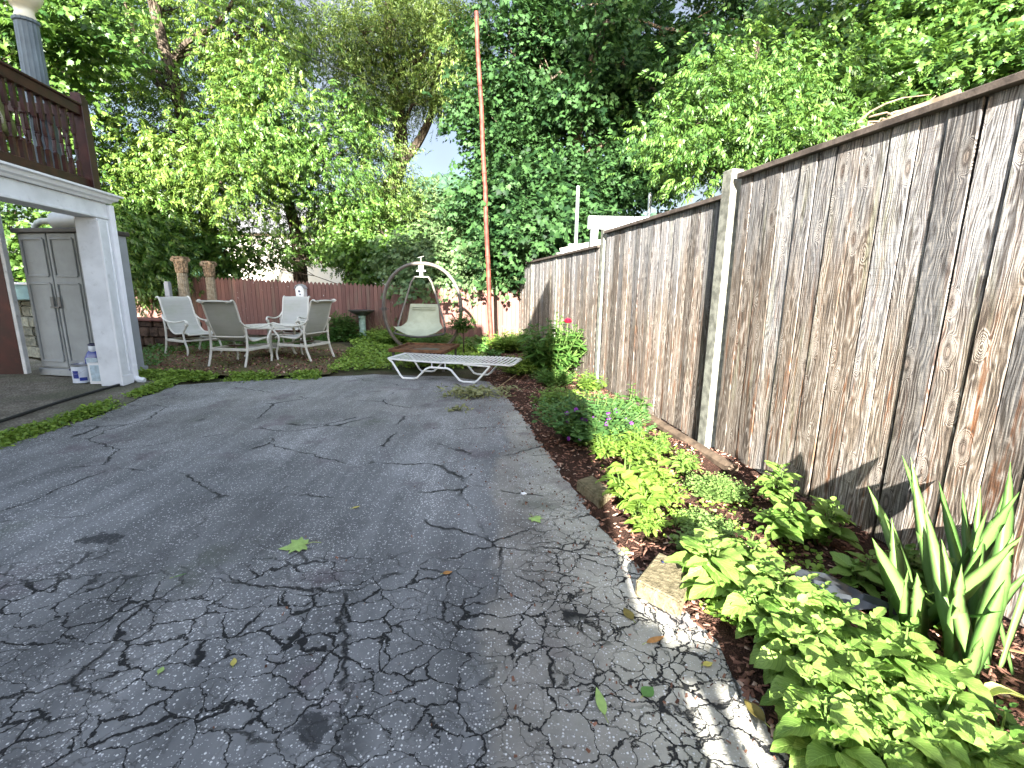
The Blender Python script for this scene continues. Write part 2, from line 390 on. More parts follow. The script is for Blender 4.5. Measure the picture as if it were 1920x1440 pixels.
# loose bark chips: nobody could count them
chip = Tpl([(-.5, -.5, 0), (.5, -.42, 0), (.45, .5, .0), (-.42, .46, 0), (-.4, -.4, .25), (.4, -.35, .3), (.38, .4, .2), (-.35, .4, .28)],
           [(4, 5, 6, 7), (0, 1, 5, 4), (1, 2, 6, 5), (2, 3, 7, 6), (3, 0, 4, 7)])
kc = NT('bark_chips'); tt = kc.math('FRACT', kc.attr('tint')); cc = kc.mix((.06, .028, .018), (.30, .155, .11), tt)
cc = kc.mix(cc, (.42, .29, .22), kc.math('GREATER_THAN', tt, .9)); M_chip = kc.fin(cc, .9, .15)
S_ = Scat(); T = []
while len(T) < 15000:
    y = -.2 + 9.2*random.random()**1.6; x0 = drive_edge_x(y)-.02; x1 = fence_x(y)+.3
    x = x0 + (x1-x0)*random.random(); T.append((x, y, bed_h(x, y)*min(1, (x-x0+.02)/(x1-x0)*5)+.002))
T = np.array(T); n = len(T); a = rng.random(n)*6.28
D = np.stack([np.cos(a), np.sin(a), rng.normal(0, .25, n)], 1); Nn = np.stack([rng.normal(0, .3, n), rng.normal(0, .3, n), np.ones(n)], 1)
S_.put(chip, frames(D, Nn), T, np.stack([rng.uniform(.006, .016, n), rng.uniform(.015, .05, n), rng.uniform(.008, .02, n)], 1))
tag(S_.build('mulch_chips', M_chip), kind='stuff')
# hill far behind the trees
hb = MB(); rows = []
for j in range(60):
    r = []
    for i in range(240):
        x = -240+480*i/239; y = 180+120*j/59
        hgt = 45*math.exp(-((x+38)/55)**2-((y-235)/45)**2) + 38*math.exp(-((x-70)/90)**2-((y-250)/40)**2) + 30*math.exp(-((x+150)/60)**2-((y-240)/40)**2)
        r.append((x, y, hgt-2 + random.gauss(0, 1.3)))
    rows.append(r)
hb.sheet(rows); kh = NT('wooded_hill'); oh = kh.obj(); hv = kh.voro(oh, .35)
kh.bump(hv, 1, 1.5); M_hill = kh.fin(kh.mix((.045, .085, .05), (.02, .045, .03), kh.mr(hv, .2, .9)), .95, .1)
tag(hb.build('hill', M_hill), kind='structure')
# ------------------------------------------------------------------ weathered wooden fence on the right
def wood_mat():
    k = NT('weathered_wood'); o = k.obj(); x, y, z = k.sep(o)[:]; r = k.attr('rnd')
    off = k.math('MULTIPLY', r, 37.3)
    q = k.comb(k.math('ADD', x, off), off, z)
    w = k.noise(k.scale(q, (3.0, 1, .55)), 2.4, 3)                              # slow wander of the grain
    kn = k.voro(k.scale(q, (9, .01, 3.6)), 1.0); kcol = k.sep(k.voro(k.scale(q, (9, .01, 3.6)), 1.0, out='Color'))[0]
    has = k.math('GREATER_THAN', kcol, .12)
    kd = k.math('ADD', kn, k.math('MULTIPLY', k.math('SUBTRACT', k.noise(q, 14, 3), .5), .10))
    near = k.math('MULTIPLY', k.mr(kd, .05, .42, 1, 0), has)
    ph = k.math('ADD', k.math('ADD', k.math('MULTIPLY', x, 75), k.math('MULTIPLY', w, 20)), k.math('MULTIPLY', k.math('MULTIPLY', near, near), 16))
    fib = k.noise(k.scale(q, (60, 1, 2.2)), 3.2, 5, .65)
    ring = k.math('ADD', k.math('MULTIPLY', k.math('SINE', k.math('MULTIPLY', ph, 4.6)), .5), .5)
    fib2 = k.noise(k.scale(q, (26, 1, .9)), 2.2, 4, .6)
    ring = k.math('ADD', k.math('MULTIPLY', ring, k.math('ADD', k.math('MULTIPLY', near, .16), .15)), k.math('ADD', k.math('MULTIPLY', fib, .62), k.math('MULTIPLY', fib2, .30)))
    silver = k.mix((.12, .122, .130), (.42, .425, .44), k.noise(k.scale(q, (9, 1, .8)), 1.5, 4))
    brown = k.mix((.080, .060, .046), (.37, .305, .245), k.noise(k.scale(q, (11, 1, .7)), 1.7, 4))
    top = k.math('ADD', k.mr(z, .6, 2.0, -.25, .42), k.math('ADD', k.noise(k.scale(q, (6, 1, .8)), 1.6, 5), k.math('MULTIPLY', k.math('SUBTRACT', r, .5), .6)))
    col = k.mix(brown, silver, k.mr(top, .38, .80))
    st = k.math('MULTIPLY', k.mr(k.noise(k.scale(k.vmath('ADD', q, (5, 0, 2)), (13, 1, .75)), 2.0, 5, .65), .52, .66), k.mr(z, .5, 1.9, 1, .15))
    col = k.mix(col, (.24, .085, .022), k.math('MULTIPLY', st, .85))
    dk = k.mr(k.noise(k.scale(k.vmath('ADD', q, (9, 0, 4)), (15, 1, .9)), 2.0, 6, .7), .50, .66)
    col = k.mix(col, (.040, .030, .026), k.math('MULTIPLY', dk, .82))
    col = k.mix(col, (.36, .37, .24), k.math('MULTIPLY', k.mr(k.noise(k.scale(k.vmath('ADD', q, (2, 0, 9)), (10, 1, .8)), 1.8, 4), .57, .74), .45))
    col = k.mix(col, (.05, .038, .030), k.mr(ring, .53, .40, 0, .85))
    col = k.mix(col, (.62, .58, .53), k.mr(ring, .55, .66, 0, .62))
    saw = k.noise(k.scale(q, (4, 1, 130)), 3, 2); col = k.mix(col, (.08, .07, .06), k.mr(saw, .52, .68, 0, .42))
    heart = k.math('MULTIPLY', k.mr(kd, .05, .13, 1, 0), has)
    rim = k.math('MULTIPLY', k.math('MULTIPLY', k.mr(kd, .05, .12), k.mr(kd, .12, .2, 1, 0)), has)
    col = k.mix(col, k.mix((.10, .06, .04), (.34, .28, .24), r), k.math('MULTIPLY', heart, .85)); col = k.mix(col, (.045, .028, .02), k.math('MULTIPLY', rim, .7))
    tone = k.mix((.38, .37, .36), (.90, .875, .845), k.math('FRACT', k.math('MULTIPLY', r, 7.31)))
    col = k.mix(col, tone, 1., 'MULTIPLY')
    k.bump(k.math('ADD', k.math('MULTIPLY', ring, .8), k.math('MULTIPLY', saw, .3)), .55, .006)
    return k.fin(col, .82, .25)
M_wood = wood_mat()
M_cap = plain('dark_cap_wood', (.075, .060, .050), .8, .2, var=.35, sc=14, bump=.4)
M_post = plain('bleached_post_wood', (.15, .15, .125), .85, .2, var=.4, sc=16, bump=.5, dirt=(.07, .065, .045))
wf = thing('wooden_fence', 'tall weathered board fence stepping down along the flower bed', 'fence', FO, FRZ)
secs = [(0.0, fence_s(1122)[0], None), (fence_s(1134)[0], fence_s(1345)[0], None), (fence_s(1372)[0], fence_s(1372)[0]+4.6, None)]
tops = [fence_s(1050, 481)[1], fence_s(1240, 409)[1], fence_s(1650, 248)[1]]
for (s0, s1, _), zt in zip(secs, tops):
    m = MB(); s = s0; wbase = .142; i = 0
    while s < s1-.03:
        w = min(wbase*random.uniform(.86, 1.12), s1-s); m.rnd = random.random()
        yy = random.uniform(-.0015, .0015) + (.003 if i % 2 else 0); z0 = .045 + random.uniform(-.02, .02)
        m.box((s+w/2, yy, (z0+zt)/2), (w-random.uniform(.003, .009), .02, zt-z0), M=Matrix.Rotation(random.gauss(0, .003), 3, 'Y')); s += w; i += 1
    m.rnd = .5; m.box(((s0+s1)/2, .0255, (zt+.06)/2), (s1-s0-.01, .014, zt-.06))
    for zr in (.35, zt*.55, zt-.2): m.box(((s0+s1)/2, .048, zr), (s1-s0, .04, .09))     # back rails
    m.build('board_panel', M_wood, wf, bevel=.0025)
    c = MB(); c.box(((s0+s1)/2, .012, zt+.017), (s1-s0+.02, .115, .036)); c.build('cap_rail', M_cap, wf, bevel=.004)
for px, zt, w in ((1353, fence_s(1360, 325)[1], .115), (1127, fence_s(1127, 431)[1], .095), (1043, fence_s(1043, 474)[1], .09), (997, fence_s(997, 486)[1], .09), (968, tops[0]+.03, .09)):
    s = fence_s(px)[0]; m = MB(); m.rnd = random.random()
    m.box((s, .03 if w < .1 else .005, zt/2), (w, .10, zt)); m.build('post', M_post, wf, bevel=.006)
M_timber = plain('landscape_timber_wood', (.10, .072, .05), .9, .15, var=.4, sc=10, bump=.6, dirt=(.04, .03, .02))
tb = MB(); a = fence_pt(fence_s(1190)[0], -.10, .05); b = fence_pt(fence_s(1400)[0]+.25, -.13, .045)
tb.tube([a, a.lerp(b, .3)+Vector((0, .0, .012)), a.lerp(b, .65), b], .045, 8); tm = tb.build('landscape_timber', M_timber, smooth=True)
tag(tm, 'long half-buried landscape timber lying along the foot of the board fence', 'timber')
# ------------------------------------------------------------------ brown picket fence at the back
def picket_mat():
    k = NT('worn_brown_paint'); o = k.obj(); x, y, z = k.sep(o)[:]; r = k.attr('rnd')
    col = k.mix((.120, .058, .048), (.20, .098, .080), r)
    col = k.mix(col, (.15, .105, .08), k.mr(k.noise(k.scale(o, (3, 3, .5)), 1.2, 3), .5, .65, 0, .7))
    fl = k.math('MULTIPLY', k.mr(k.noise(k.scale(o, (1, 1, .45)), 24, 3), .69, .74), k.mr(k.noise(o, 1.3, 2), .45, .6))
    col = k.mix(col, (.6, .55, .52), fl); col = k.mix(col, (.06, .03, .028), k.mr(k.noise(k.scale(o, (30, 30, 1.5)), 2, 3), .5, .7, 0, .5))
    return k.fin(col, .75, .25)
M_picket = picket_mat()
PA = gp(950, 641) + Vector((.3, 0, 0)); PB = Vector((-13.5, 13.0, 0)); PU = (PA-PB).normalized(); PL = (PA-PB).length
pf = thing('picket_fence', 'dark reddish-brown dog-ear picket fence across the back of the yard', 'fence', PB, math.atan2(PU.y, PU.x))
def pick_top(s): return 1.66 + (1.24-1.66)*(s/PL)
m = MB(); s = 0; i = 0
while s < PL-.08:
    w = .098; zt = pick_top(s) + random.uniform(-.012, .012); m.rnd = random.random(); y0 = random.uniform(-.003, .003)
    prof = [(0, .02), (w, .02), (w, zt-.07), (w*.72, zt-.02), (w*.5, zt), (w*.28, zt-.02), (0, zt-.07)]
    vs_ = [(s+p[0], y0-.01, p[1]) for p in prof] + [(s+p[0], y0+.01, p[1]) for p in prof]; n = len(prof)
    m.add(vs_, [tuple(range(n)), tuple(range(2*n-1, n-1, -1))] + [((k+1) % n, k, n+k, n+(k+1) % n) for k in range(n)])
    s += w + .007; i += 1
m.build('picket_panel', M_picket, pf)
m = MB()
for zr in (.35, 1.0): m.box((PL/2, .035, zr), (PL, .045, .08))
m.build('rail', M_picket, pf)
for s in np.arange(.3, PL, 2.4):
    m = MB(); m.box((s, .07, pick_top(s)/2-.05), (.09, .045, pick_top(s)-.1)); m.build('post', M_picket, pf)
def back_y(x): return PB.y + (x-PB.x)*PU.y/PU.x
# ------------------------------------------------------------------ carport with roof deck on the left
M_white = plain('white_house_paint', (.70, .71, .74), .5, .35, var=.10, sc=4, dirt=(.40, .41, .42))
M_white2 = plain('white_trim_paint', (.80, .80, .82), .4, .4, var=.04, sc=5)
M_red = plain('barn_red_paint', (.040, .0035, .003), .5, .3, var=.4, sc=3, dirt=(.09, .016, .007))
M_mahog = plain('red_brown_stain', (.040, .011, .008), .42, .4, var=.35, sc=9, bump=.2)
M_decking = plain('grey_decking', (.12, .11, .10), .85, .2, var=.3, sc=6)
CO = gp(250, 717); CRZ = math.atan2(-.982, .189); CU_ = Vector((.189, -.982, 0)); CN_ = Vector((.982, .189, 0))
def cp(x, y, z): return CO + CU_*x + CN_*y + Vector((0, 0, z))
cpt = thing('carport', 'white open carport with a red-brown balustraded roof deck on top', 'carport', CO, CRZ)
m = MB(); m.box((.115, -.12, 1.034), (.23, .24, 2.068)); m.build('corner_post', M_white, cpt, bevel=.006)
m = MB(); m.box((.10, .004, .06), (.21, .014, .12)); m.build('post_base', M_white2, cpt, bevel=.002)
m = MB(); m.box((.05, .003, 1.1), (.012, .012, 1.86)); m.box((.225, .004, 1.02), (.02, .02, 2.04)); m.build('post_trim', M_white2, cpt, bevel=.003)
m = MB(); m.box((1.9, -.12, 2.165), (3.8, .23, .19)); m.box((1.9, .002, 2.085), (3.8, .02, .03))
m.build('header_beam', M_white, cpt, bevel=.005)
m = MB()   # stepped crown moulding, returned round the far corner
prof = [(0, 2.262), (.035, 2.262), (.05, 2.285), (.085, 2.30), (.10, 2.335), (.135, 2.345), (.135, 2.365), (0, 2.365)]
A_ = [(3.8, y, z) for y, z in prof]; B_ = [(-y, y, z) for y, z in prof]; C_ = [(-y, -3.0, z) for y, z in prof]
n = len(prof); fs = []
for k in range(n): fs += [(k, (k+1) % n, n+(k+1) % n, n+k), (n+k, n+(k+1) % n, 2*n+(k+1) % n, 2*n+k)]
m.add(A_+B_+C_, fs); m.build('cornice', M_white2, cpt)
m = MB(); m.box((1.9, -1.48, 2.372), (3.98, 3.1, .03)); m.build('roof_deck', M_decking, cpt)
m = MB()
fl = [(-.075, .035), (-.055, .05), (-.03, .035)]
for yy, w in ((.022, .085),): m.box((-.055, -.01, 1.15), (.085, .06, 2.2))
for dx in (-.028, .0, .028): m.box((-.055+dx, .024, 1.15), (.012, .012, 2.2))
m.tube([(-.055, -.01, .10), (-.055, .0, .05), (-.055, .05, .02), (-.055, .11, .012)], .042, 8); m.box((-.055, -.01, .22), (.095, .07, .03))
m.build('downspout', M_white2, cpt, bevel=.004)
# red rear wall panel with white corner board
wp = gp(50, 707); rel = wp-CO; wx, wy = rel.dot(CU_), rel.dot(CN_)
m = MB(); m.box((wx+.01, wy-.75, 1.15), (.06, 1.5, 2.2)); m.build('wall', M_red, cpt)
m = MB(); m.box((wx+.0, wy+.022, 1.15), (.075, .045, 2.2)); m.build('corner_board', plain('peeling_white_paint', (.62, .62, .62), .6, .3, var=.1, sc=7, dirt=(.12, .09, .08)), cpt, bevel=.004)
# balustrade
ZD = 2.387
def baluster(prof_c, x, y, par):
    b = MB(); z0, z1 = ZD+.13, ZD+.86
    b.box((x, y, z0+.09), (.036, .036, .18)); b.box((x, y, z1-.12), (.036, .036, .24))
    H = z1-.24-(z0+.18); zb = z0+.18
    pr = [(.017, 0), (.021, .03), (.013, .06), (.012, .12), (.020, .40), (.015, .44), (.023, .47), (.015, .50), (.020, .53), (.012, .86), (.013, .93), (.021, .97), (.017, 1)]
    b.lathe([(r, zb+t*H) for r, t in pr], (x, y, 0), 8); return b.build('baluster', M_mahog, par, smooth=True)
m = MB(); m.box((1.84, -.13, ZD+.90), (3.7, .09, .11)); m.box((1.84, -.13, ZD+.965), (3.7, .13, .025)); m.box((1.84, -.13, ZD+.08), (3.7, .05, .12))
m.box((0, -1.6, ZD+.90), (.09, 2.8, .11)); m.box((0, -1.6, ZD+.08), (.05, 2.8, .12))
m.box((.0, -.13, ZD+.52), (.13, .13, 1.06)); m.box((.0, -.13, ZD+1.075), (.10, .10, .05))
rail_ = m.build('balustrade', M_mahog, cpt, bevel=.005)
for i in range(22): baluster(None, .17+i*.118, -.13, rail_)
for i in range(16): baluster(None, .0, -.32-i*.135, rail_)
# bench with cushions on the deck
M_bench = plain('worn_bench_wood', (.14, .075, .04), .6, .3, var=.3, sc=10)
bo = cp(1.35, -.55, ZD); be = thing('deck_bench', 'brown slatted wooden bench behind the deck balustrade', 'bench', bo, CRZ)
m = MB(); [m.box((0, -.25+.1*i, .42), (1.5, .075, .03)) for i in range(5)]; m.build('seat', M_bench, be, bevel=.004)
m = MB(); [m.box((0, -.32, .55+.12*i), (1.5, .03, .07)) for i in range(4)]; m.build('backrest', M_bench, be, bevel=.004)
for sx in (-.68, .68):
    for sy in (-.28, .2): m = MB(); m.box((sx, sy, .21), (.06, .06, .42)); m.build('leg', M_bench, be)
def pillow(name, label, pos, w, h, mat, rz, tilt):
    p = thing(name, label, 'pillow', pos, rz); m = MB(); rows = []
    N = 12
    for sgn in (1, -1):
        rows = []
        for j in range(N+1):
            v = -1+2*j/N; r = []
            for i in range(N+1):
                u = -1+2*i/N; t = .075*((1-u**4)*(1-v**4))**.6; k = 1-.06*(1-abs(u))*abs(v); r.append(Matrix.Rotation(tilt, 3, 'X') @ Vector((u*w/2*(1-.05*(1-v*v)), sgn*t, v*h/2*(1-.05*(1-u*u)))) + Vector((0, 0, h/2)))
            rows.append(r)
        m.sheet(rows if sgn < 0 else [list(reversed(q)) for q in rows])
    m.build('cushion', mat, p, smooth=True); return p
def floral(name, base, a, b, sc):
    k = NT(name); o = k.obj(); d = k.voro(o, sc); n = k.noise(o, sc*1.7, 4, .6)
    ring = k.math('SINE', k.math('ADD', k.math('MULTIPLY', d, 26), k.math('MULTIPLY', n, 9)))
    col = k.mix(base, a, k.mr(ring, .1, .45)); col = k.mix(col, b, k.mr(k.noise(o, sc*.6, 2), .56, .64))
    return k.fin(col, .9, .1)
pillow('throw_pillow', 'white cushion with dark purple floral scrolls on the deck bench', cp(1.95, -.38, ZD+.43), .46, .44, floral('scroll_print', (.55, .50, .50), (.10, .04, .07), (.16, .05, .08), 13), CRZ+.1, .25)
pillow('throw_pillow', 'white cushion with one red flower, standing behind the others on the deck bench', cp(1.68, -.50, ZD+.47), .44, .46, floral('red_flower_print', (.62, .60, .58), (.55, .5, .5), (.34, .03, .08), 7), CRZ-.05, .2)
pillow('throw_pillow', 'tan cushion printed with brown circles on the deck bench', cp(1.48, -.34, ZD+.43), .42, .38, floral('circle_print', (.36, .28, .19), (.15, .08, .06), (.42, .34, .22), 9), CRZ-.1, .3)
pillow('throw_pillow', 'plain cream cushion tilted on its corner on the deck bench', cp(1.12, -.33, ZD+.40), .44, .42, plain('cream_canvas', (.58, .54, .42), .9, .1, sc=20), CRZ+.15, .3)
pillow('throw_pillow', 'mossy green cushion at the far end of the deck bench', cp(.86, -.37, ZD+.38), .40, .40, plain('moss_canvas', (.20, .22, .09), .9, .1, sc=20), CRZ+.4, .25)
# fluted lamp post beside the deck
lp = aty(76, 200, 6.15); LX, LY = lp.x, lp.y; LH = aty(70, 38, 6.15).z-ZD
la = thing('lamp_post', 'fluted slate-grey lamp post with a cream globe rising behind the deck rail', 'lamp post', (LX, LY, ZD))
M_slate = plain('slate_paint', (.10, .125, .14), .5, .4, var=.2, sc=6); M_ivory = plain('ivory_glass', (.72, .66, .50), .25, .5, var=.03)
m = MB(); m.lathe([(.17, 0), (.17, .05), (.14, .09), (.122, .14), (.105, LH-.06), (.105, LH-.04), (.12, LH-.03), (.12, LH)], (0, 0, 0), 48, wob=lambda a: 1+.035*math.cos(a*16)); m.build('pole', M_slate, la, smooth=True)
m = MB(); m.lathe([(.09, LH), (.10, LH+.03), (.085, LH+.07), (.095, LH+.11), (.12, LH+.13)], n=24); m.build('collar', M_ivory, la, smooth=True)
m = MB(); m.lathe([(.10, LH+.13)] + [(.19*math.sin(t), LH+.30-.19*math.cos(t)) for t in np.linspace(.5, 3.13, 14)], n=24); m.build('globe', M_ivory, la, smooth=True)
# storage cabinet under the carport
M_plastic = plain('taupe_plastic', (.26, .275, .285), .5, .35, var=.10, sc=4, dirt=(.19, .195, .19)); M_lid = plain('dark_brown_plastic', (.05, .043, .036), .5, .35)
cb0 = gp(78, 704); cb1 = gp(131, 709); cbd = (cb1-cb0).normalized(); cbd = Vector((.985, -.17, 0)); cz = math.atan2(cbd.y, cbd.x)
cab = thing('storage_cabinet', 'tall grey plastic storage cabinet with two panelled doors under the carport', 'cabinet', cb0, cz)
m = MB(); m.box((.60, .26, .06), (1.24, .54, .10)); m.box((.60, .27, 1.02), (1.18, .46, 1.84)); m.build('body', M_plastic, cab, bevel=.008)
m = MB(); m.box((.60, .25, 1.965), (1.26, .56, .06)); m.build('lid', M_lid, cab, bevel=.01)
M_hand = plain('grey_plastic_latch', (.13, .125, .12), .5, .4)
for i, x0 in enumerate((.03, .50, .965)):
    w = .455 if i < 2 else .22
    m = MB(); m.box((x0+w/2, .02, 1.03), (w, .03, 1.80))
    for z0, z1 in ((.22, 1.28), (1.38, 1.86)):      # raised frames round the recessed panels
        for xx in (x0+.05, x0+w-.05): m.box((xx, .0, (z0+z1)/2), (.035, .022, z1-z0))
        for zz in (z0, z1): m.box((x0+w/2, .001, zz), (w-.1, .02, .03))
    d = m.build('door', M_plastic, cab, bevel=.006)
    if i < 2:
        h = MB(); hx = x0+w-.05 if i == 0 else x0+.05; h.box((hx, -.014, 1.03), (.05, .012, .15)); h.box((hx+(.03 if i == 0 else -.03), -.03, .965), (.09, .02, .025)); h.build('handle', M_hand, d, bevel=.003)
# things lying on the cabinet
hp = thing('white_hoop', 'off-white plastic hoop handle standing on the cabinet top beside a grey drum', 'hoop', cb0+Vector((.22, .25, 1.997)), cz)
m = MB(); m.tube([(-.26, 0, -.5), (-.245, 0, -.1), (-.22, 0, .04), (-.17, 0, .10), (-.08, 0, .125), (.1, 0, .13), (.3, 0, .13)], .042, 10, flat=.7); m.build('tube', plain('aged_white_plastic', (.58, .60, .50), .5, .35), hp, smooth=True)
m = MB(); m.box((.28, .03, .06), (.06, .05, .12)); m.build('foot', plain('aged_white_plastic_foot', (.5, .52, .44), .5, .35), hp, bevel=.006)
dr = thing('plastic_drum', 'pale grey plastic drum with a teal end lying on the cabinet top', 'drum', cb0+Vector((.62, .22, 1.997+.13)), cz-.02)
m = MB(); m.lathe([(.02, -.30), (.10, -.30), (.125, -.27), (.13, -.2), (.13, .2), (.127, .22)], axis='X', n=28); m.build('body', plain('pale_grey_plastic', (.50, .52, .50), .4, .4, var=.05), dr, smooth=True)
m = MB(); m.lathe([(.131, .215), (.134, .235), (.134, .28), (.12, .30), (.02, .30)], axis='X', n=28); m.build('lid', plain('teal_plastic', (.04, .28, .32), .4, .4), dr, smooth=True)
# cans, jug and box at the foot of the post
M_can = plain('can_label_white', (.62, .66, .74), .35, .5, var=.08, sc=14); M_tin = plain('tin', (.45, .46, .5), .3, .5, .8); M_blue = plain('blue_plastic', (.012, .03, .24), .3, .5, var=.3, sc=6); M_lab = plain('pale_label', (.42, .52, .60), .5, .4, var=.2, sc=20); M_navy = plain('navy_print', (.02, .025, .08), .4, .4)
def can(label, pos, r, h):
    t = thing('paint_can', label, 'paint can', pos)
    m = MB(); m.lathe([(r*.97, 0), (r, .004), (r, .012), (r*.97, .016), (r*.97, h-.02)], n=32); m.build('body', M_can, t, smooth=True)
    m = MB(); m.lathe([(r*1.0, h-.02), (r*1.03, h-.012), (r*1.03, h), (r*.93, h+.002), (r*.90, h-.008), (.02, h-.008)], n=32); m.build('lid', M_tin, t, smooth=True)
    m = MB()
    for a0, a1, z0, z1 in ((-1.9, -1.25, .05, .13), (-1.2, -.5, .025, .06)):
        m.sheet([[(r*.976*math.cos(a), r*.976*math.sin(a), z) for a in np.linspace(a0, a1, 8)] for z in (z0*h/.19, z1*h/.19)])
    m.build('printed_patch', M_blue, t)
    m = MB(); m.lathe([(.016, -.006), (.018, 0), (.012, .006)], c=(r*math.cos(-2.5), r*math.sin(-2.5), h*.72), axis='Y', n=12); m.build('bail_ear', M_navy, t)
    m = MB(); m.tube([(r*1.02*math.cos(a), r*1.02*math.sin(a), h*.72-.05*math.sin((a+2.5)/1.9*math.pi)) for a in np.linspace(-2.5, -.6, 10)], .002, 5); m.build('bail', M_tin, t)
    return t
c0 = gp(143, 719); can('white and blue metal paint can standing by the cabinet door', c0+Vector((0, .12, 0)), .115, .24)
j0 = gp(165, 718)+Vector((.02, .20, 0))
jug = thing('plastic_jug', 'dark blue plastic jug with pale label behind the paint can', 'jug', j0)
m = MB()
pr = [(.09, 0), (.11, .01), (.115, .05), (.112, .10), (.115, .14), (.115, .34), (.10, .39), (.06, .43)]
m.lathe(pr, n=28, wob=lambda a: 1/max(abs(math.cos(a))**5+abs(math.sin(a))**5, .1)**.2*.93); m.build('body', M_blue, jug, smooth=True)
m = MB(); m.box((.0, -.112, .27), (.15, .012, .10)); m.build('label', M_lab, jug, bevel=.003)
m = MB(); m.tube([(-.10, -.02, .16), (-.125, -.05, .2), (-.13, -.05, .3), (-.10, -.03, .38)], .018, 8); m.build('handle', M_blue, jug, smooth=True)
m = MB(); m.lathe([(.085, .40), (.09, .42), (.09, .47), (.086, .475)], n=28); m.build('cap', M_can, jug, smooth=True)
m = MB(); m.lathe([(.088, .476), (.094, .48), (.094, .50), (.084, .502), (.08, .49), (.01, .49)], n=28); m.build('rim', M_navy, jug, smooth=True)
bx0 = gp(172, 722); bxz = CRZ+1.45
bx = thing('white_box', 'small white box with a framed pale blue front beside the carport post', 'box', bx0+Vector((.0, .06, 0)), .1)
m = MB(); m.box((.03, .03, .14), (.19, .06, .28)); m.build('carton', M_white2, bx, bevel=.004)
m = MB(); m.box((.03, -.003, .145), (.13, .008, .21)); m.build('front_panel', M_lab, bx, bevel=.002)
# garden hose
M_hose = plain('black_rubber_hose', (.018, .019, .02), .5, .4)
hpx = [(-120, 830), (-60, 812), (0, 790), (55, 772), (110, 754), (150, 742), (195, 729), (232, 719), (255, 712), (266, 704), (262, 697)]
m = MB(); m.tube([gp(*p, .016) for p in hpx], .016, 10)
tag(m.build('garden_hose', M_hose, smooth=True), 'black rubber garden hose curving over the concrete past the white carport post', 'hose')
# stacked stone walls
def stone_wall(name, label, a, b, h, th, mat, sx=.34, sz=.16, cap=None):
    d = (b-a); L_ = d.length; rz = math.atan2(d.y, d.x); t = thing(name, label, 'stone wall', a, rz); m = MB(); z = 0
    while z < h-.03:
        hh = min(sz*random.uniform(.8, 1.2), h-z); x = -random.uniform(0, .15)
        while x < L_:
            w = sx*random.uniform(.6, 1.4); m.rnd = random.random()
            m.box((x+w/2, th/2+random.uniform(-.03, .03), z+hh/2), (w-.012, th, hh-.01), M=Matrix.Rotation(random.gauss(0, .02), 3, 'Y')); x += w
        z += hh
    m.build('stonework', mat, t, bevel=.014, seg=2)
    if cap: c = MB(); c.box((L_/2, th/2, h+.028), (L_+.06, th+.06, .05)); c.build('coping', cap, t, bevel=.01)
    return t
def stone_mat(name, a, b, sc=10):
    k = NT(name); o = k.obj(); n = k.noise(o, sc, 6, .7); r = k.attr('rnd')
    tone = k.math('ADD', k.math('MULTIPLY', r, .6), .65)
    col = k.mix(a, b, k.mr(n, .3, .7)); col = k.mix(col, k.comb(tone, tone, tone), 1., 'MULTIPLY')
    k.bump(n, 1, .03); return k.fin(col, .9, .2)
M_stone = stone_mat('grey_fieldstone', (.07, .08, .07), (.20, .21, .18)); M_bstone = stone_mat('brown_fieldstone', (.035, .022, .015), (.12, .075, .05))
M_gran = stone_mat('granite_block', (.11, .092, .052), (.25, .21, .13), 30)
stone_wall('stone_wall', 'stacked grey fieldstone wall seen between the red wall and the cabinet', Vector((-10.2, 8.6, 0)), Vector((-7.6, 7.9, 0)), .98, .35, M_stone, .32, .17)
stone_wall('stone_wall', 'low brown fieldstone wall with a red-brown coping behind the patio chairs', Vector((-9.4, 10.2, 0)), Vector((-6.95, 9.75, 0)), .52, .35, M_bstone, .36, .17, plain('red_brown_coping', (.16, .07, .055), .8, .2, var=.3))
# pale teal tub on the grey wall
tp = aty(42, 572, 8.15); tu = thing('plastic_tub', 'pale teal plastic tub with a white rim resting on the grey stone wall', 'tub', (tp.x, 8.3, .99), -.2)
M_teal = plain('pale_teal_plastic', (.30, .48, .52), .4, .4, var=.15); m = MB()
m.lathe([(.30, 0), (.40, .02), (.44, .14), (.47, .26)], n=28); m.build('basin', M_teal, tu, smooth=True)
m = MB(); m.lathe([(.47, .26), (.50, .265), (.50, .30), (.46, .30), (.44, .28)], n=28); m.build('rim', M_white2, tu, smooth=True)
# ------------------------------------------------------------------ the house behind the camera: it casts the driveway's shade
M_siding = plain('pale_siding', (.55, .53, .48), .7, .3, var=.08, sc=2); M_roof = plain('grey_shingle', (.12, .12, .125), .9, .2, var=.3, sc=7)
hs = thing('house', 'pale sided two-storey house with a railed back porch behind the driveway', 'house', (0, -2, 0))
m = MB(); m.box((-6.40, -4, 3.7), (7.3, 8, 7.4)); m.box((-2.05, -3.0, 2.42), (1.29, 6, 4.84)); m.build('wall', M_siding, hs)
m = MB()
for x0, x1, zl, zr in ((-1.2, .12, 3.75, 5.12), (.125, .30, 2.75, 3.0)):
    P_ = [(x0, 0, 0), (x1, 0, 0), (x1, 0, zr), (x0, 0, zl)]; Q_ = [(p[0], -1.0, p[2]) for p in P_]
    m.add(P_+Q_, [(0, 1, 2, 3), (7, 6, 5, 4), (1, 0, 4, 5), (2, 1, 5, 6), (3, 2, 6, 7), (0, 3, 7, 4)])
m.build('wing', M_siding, hs)
m = MB(); m.box((-6.40, -4, 7.46), (7.3, 8.2, .1)); m.box((-2.05, -3.0, 4.89), (1.28, 6.1, .09)); m.build('roof', M_roof, hs)
M_dg = plain('dark_glass', (.02, .025, .03), .08, .5)
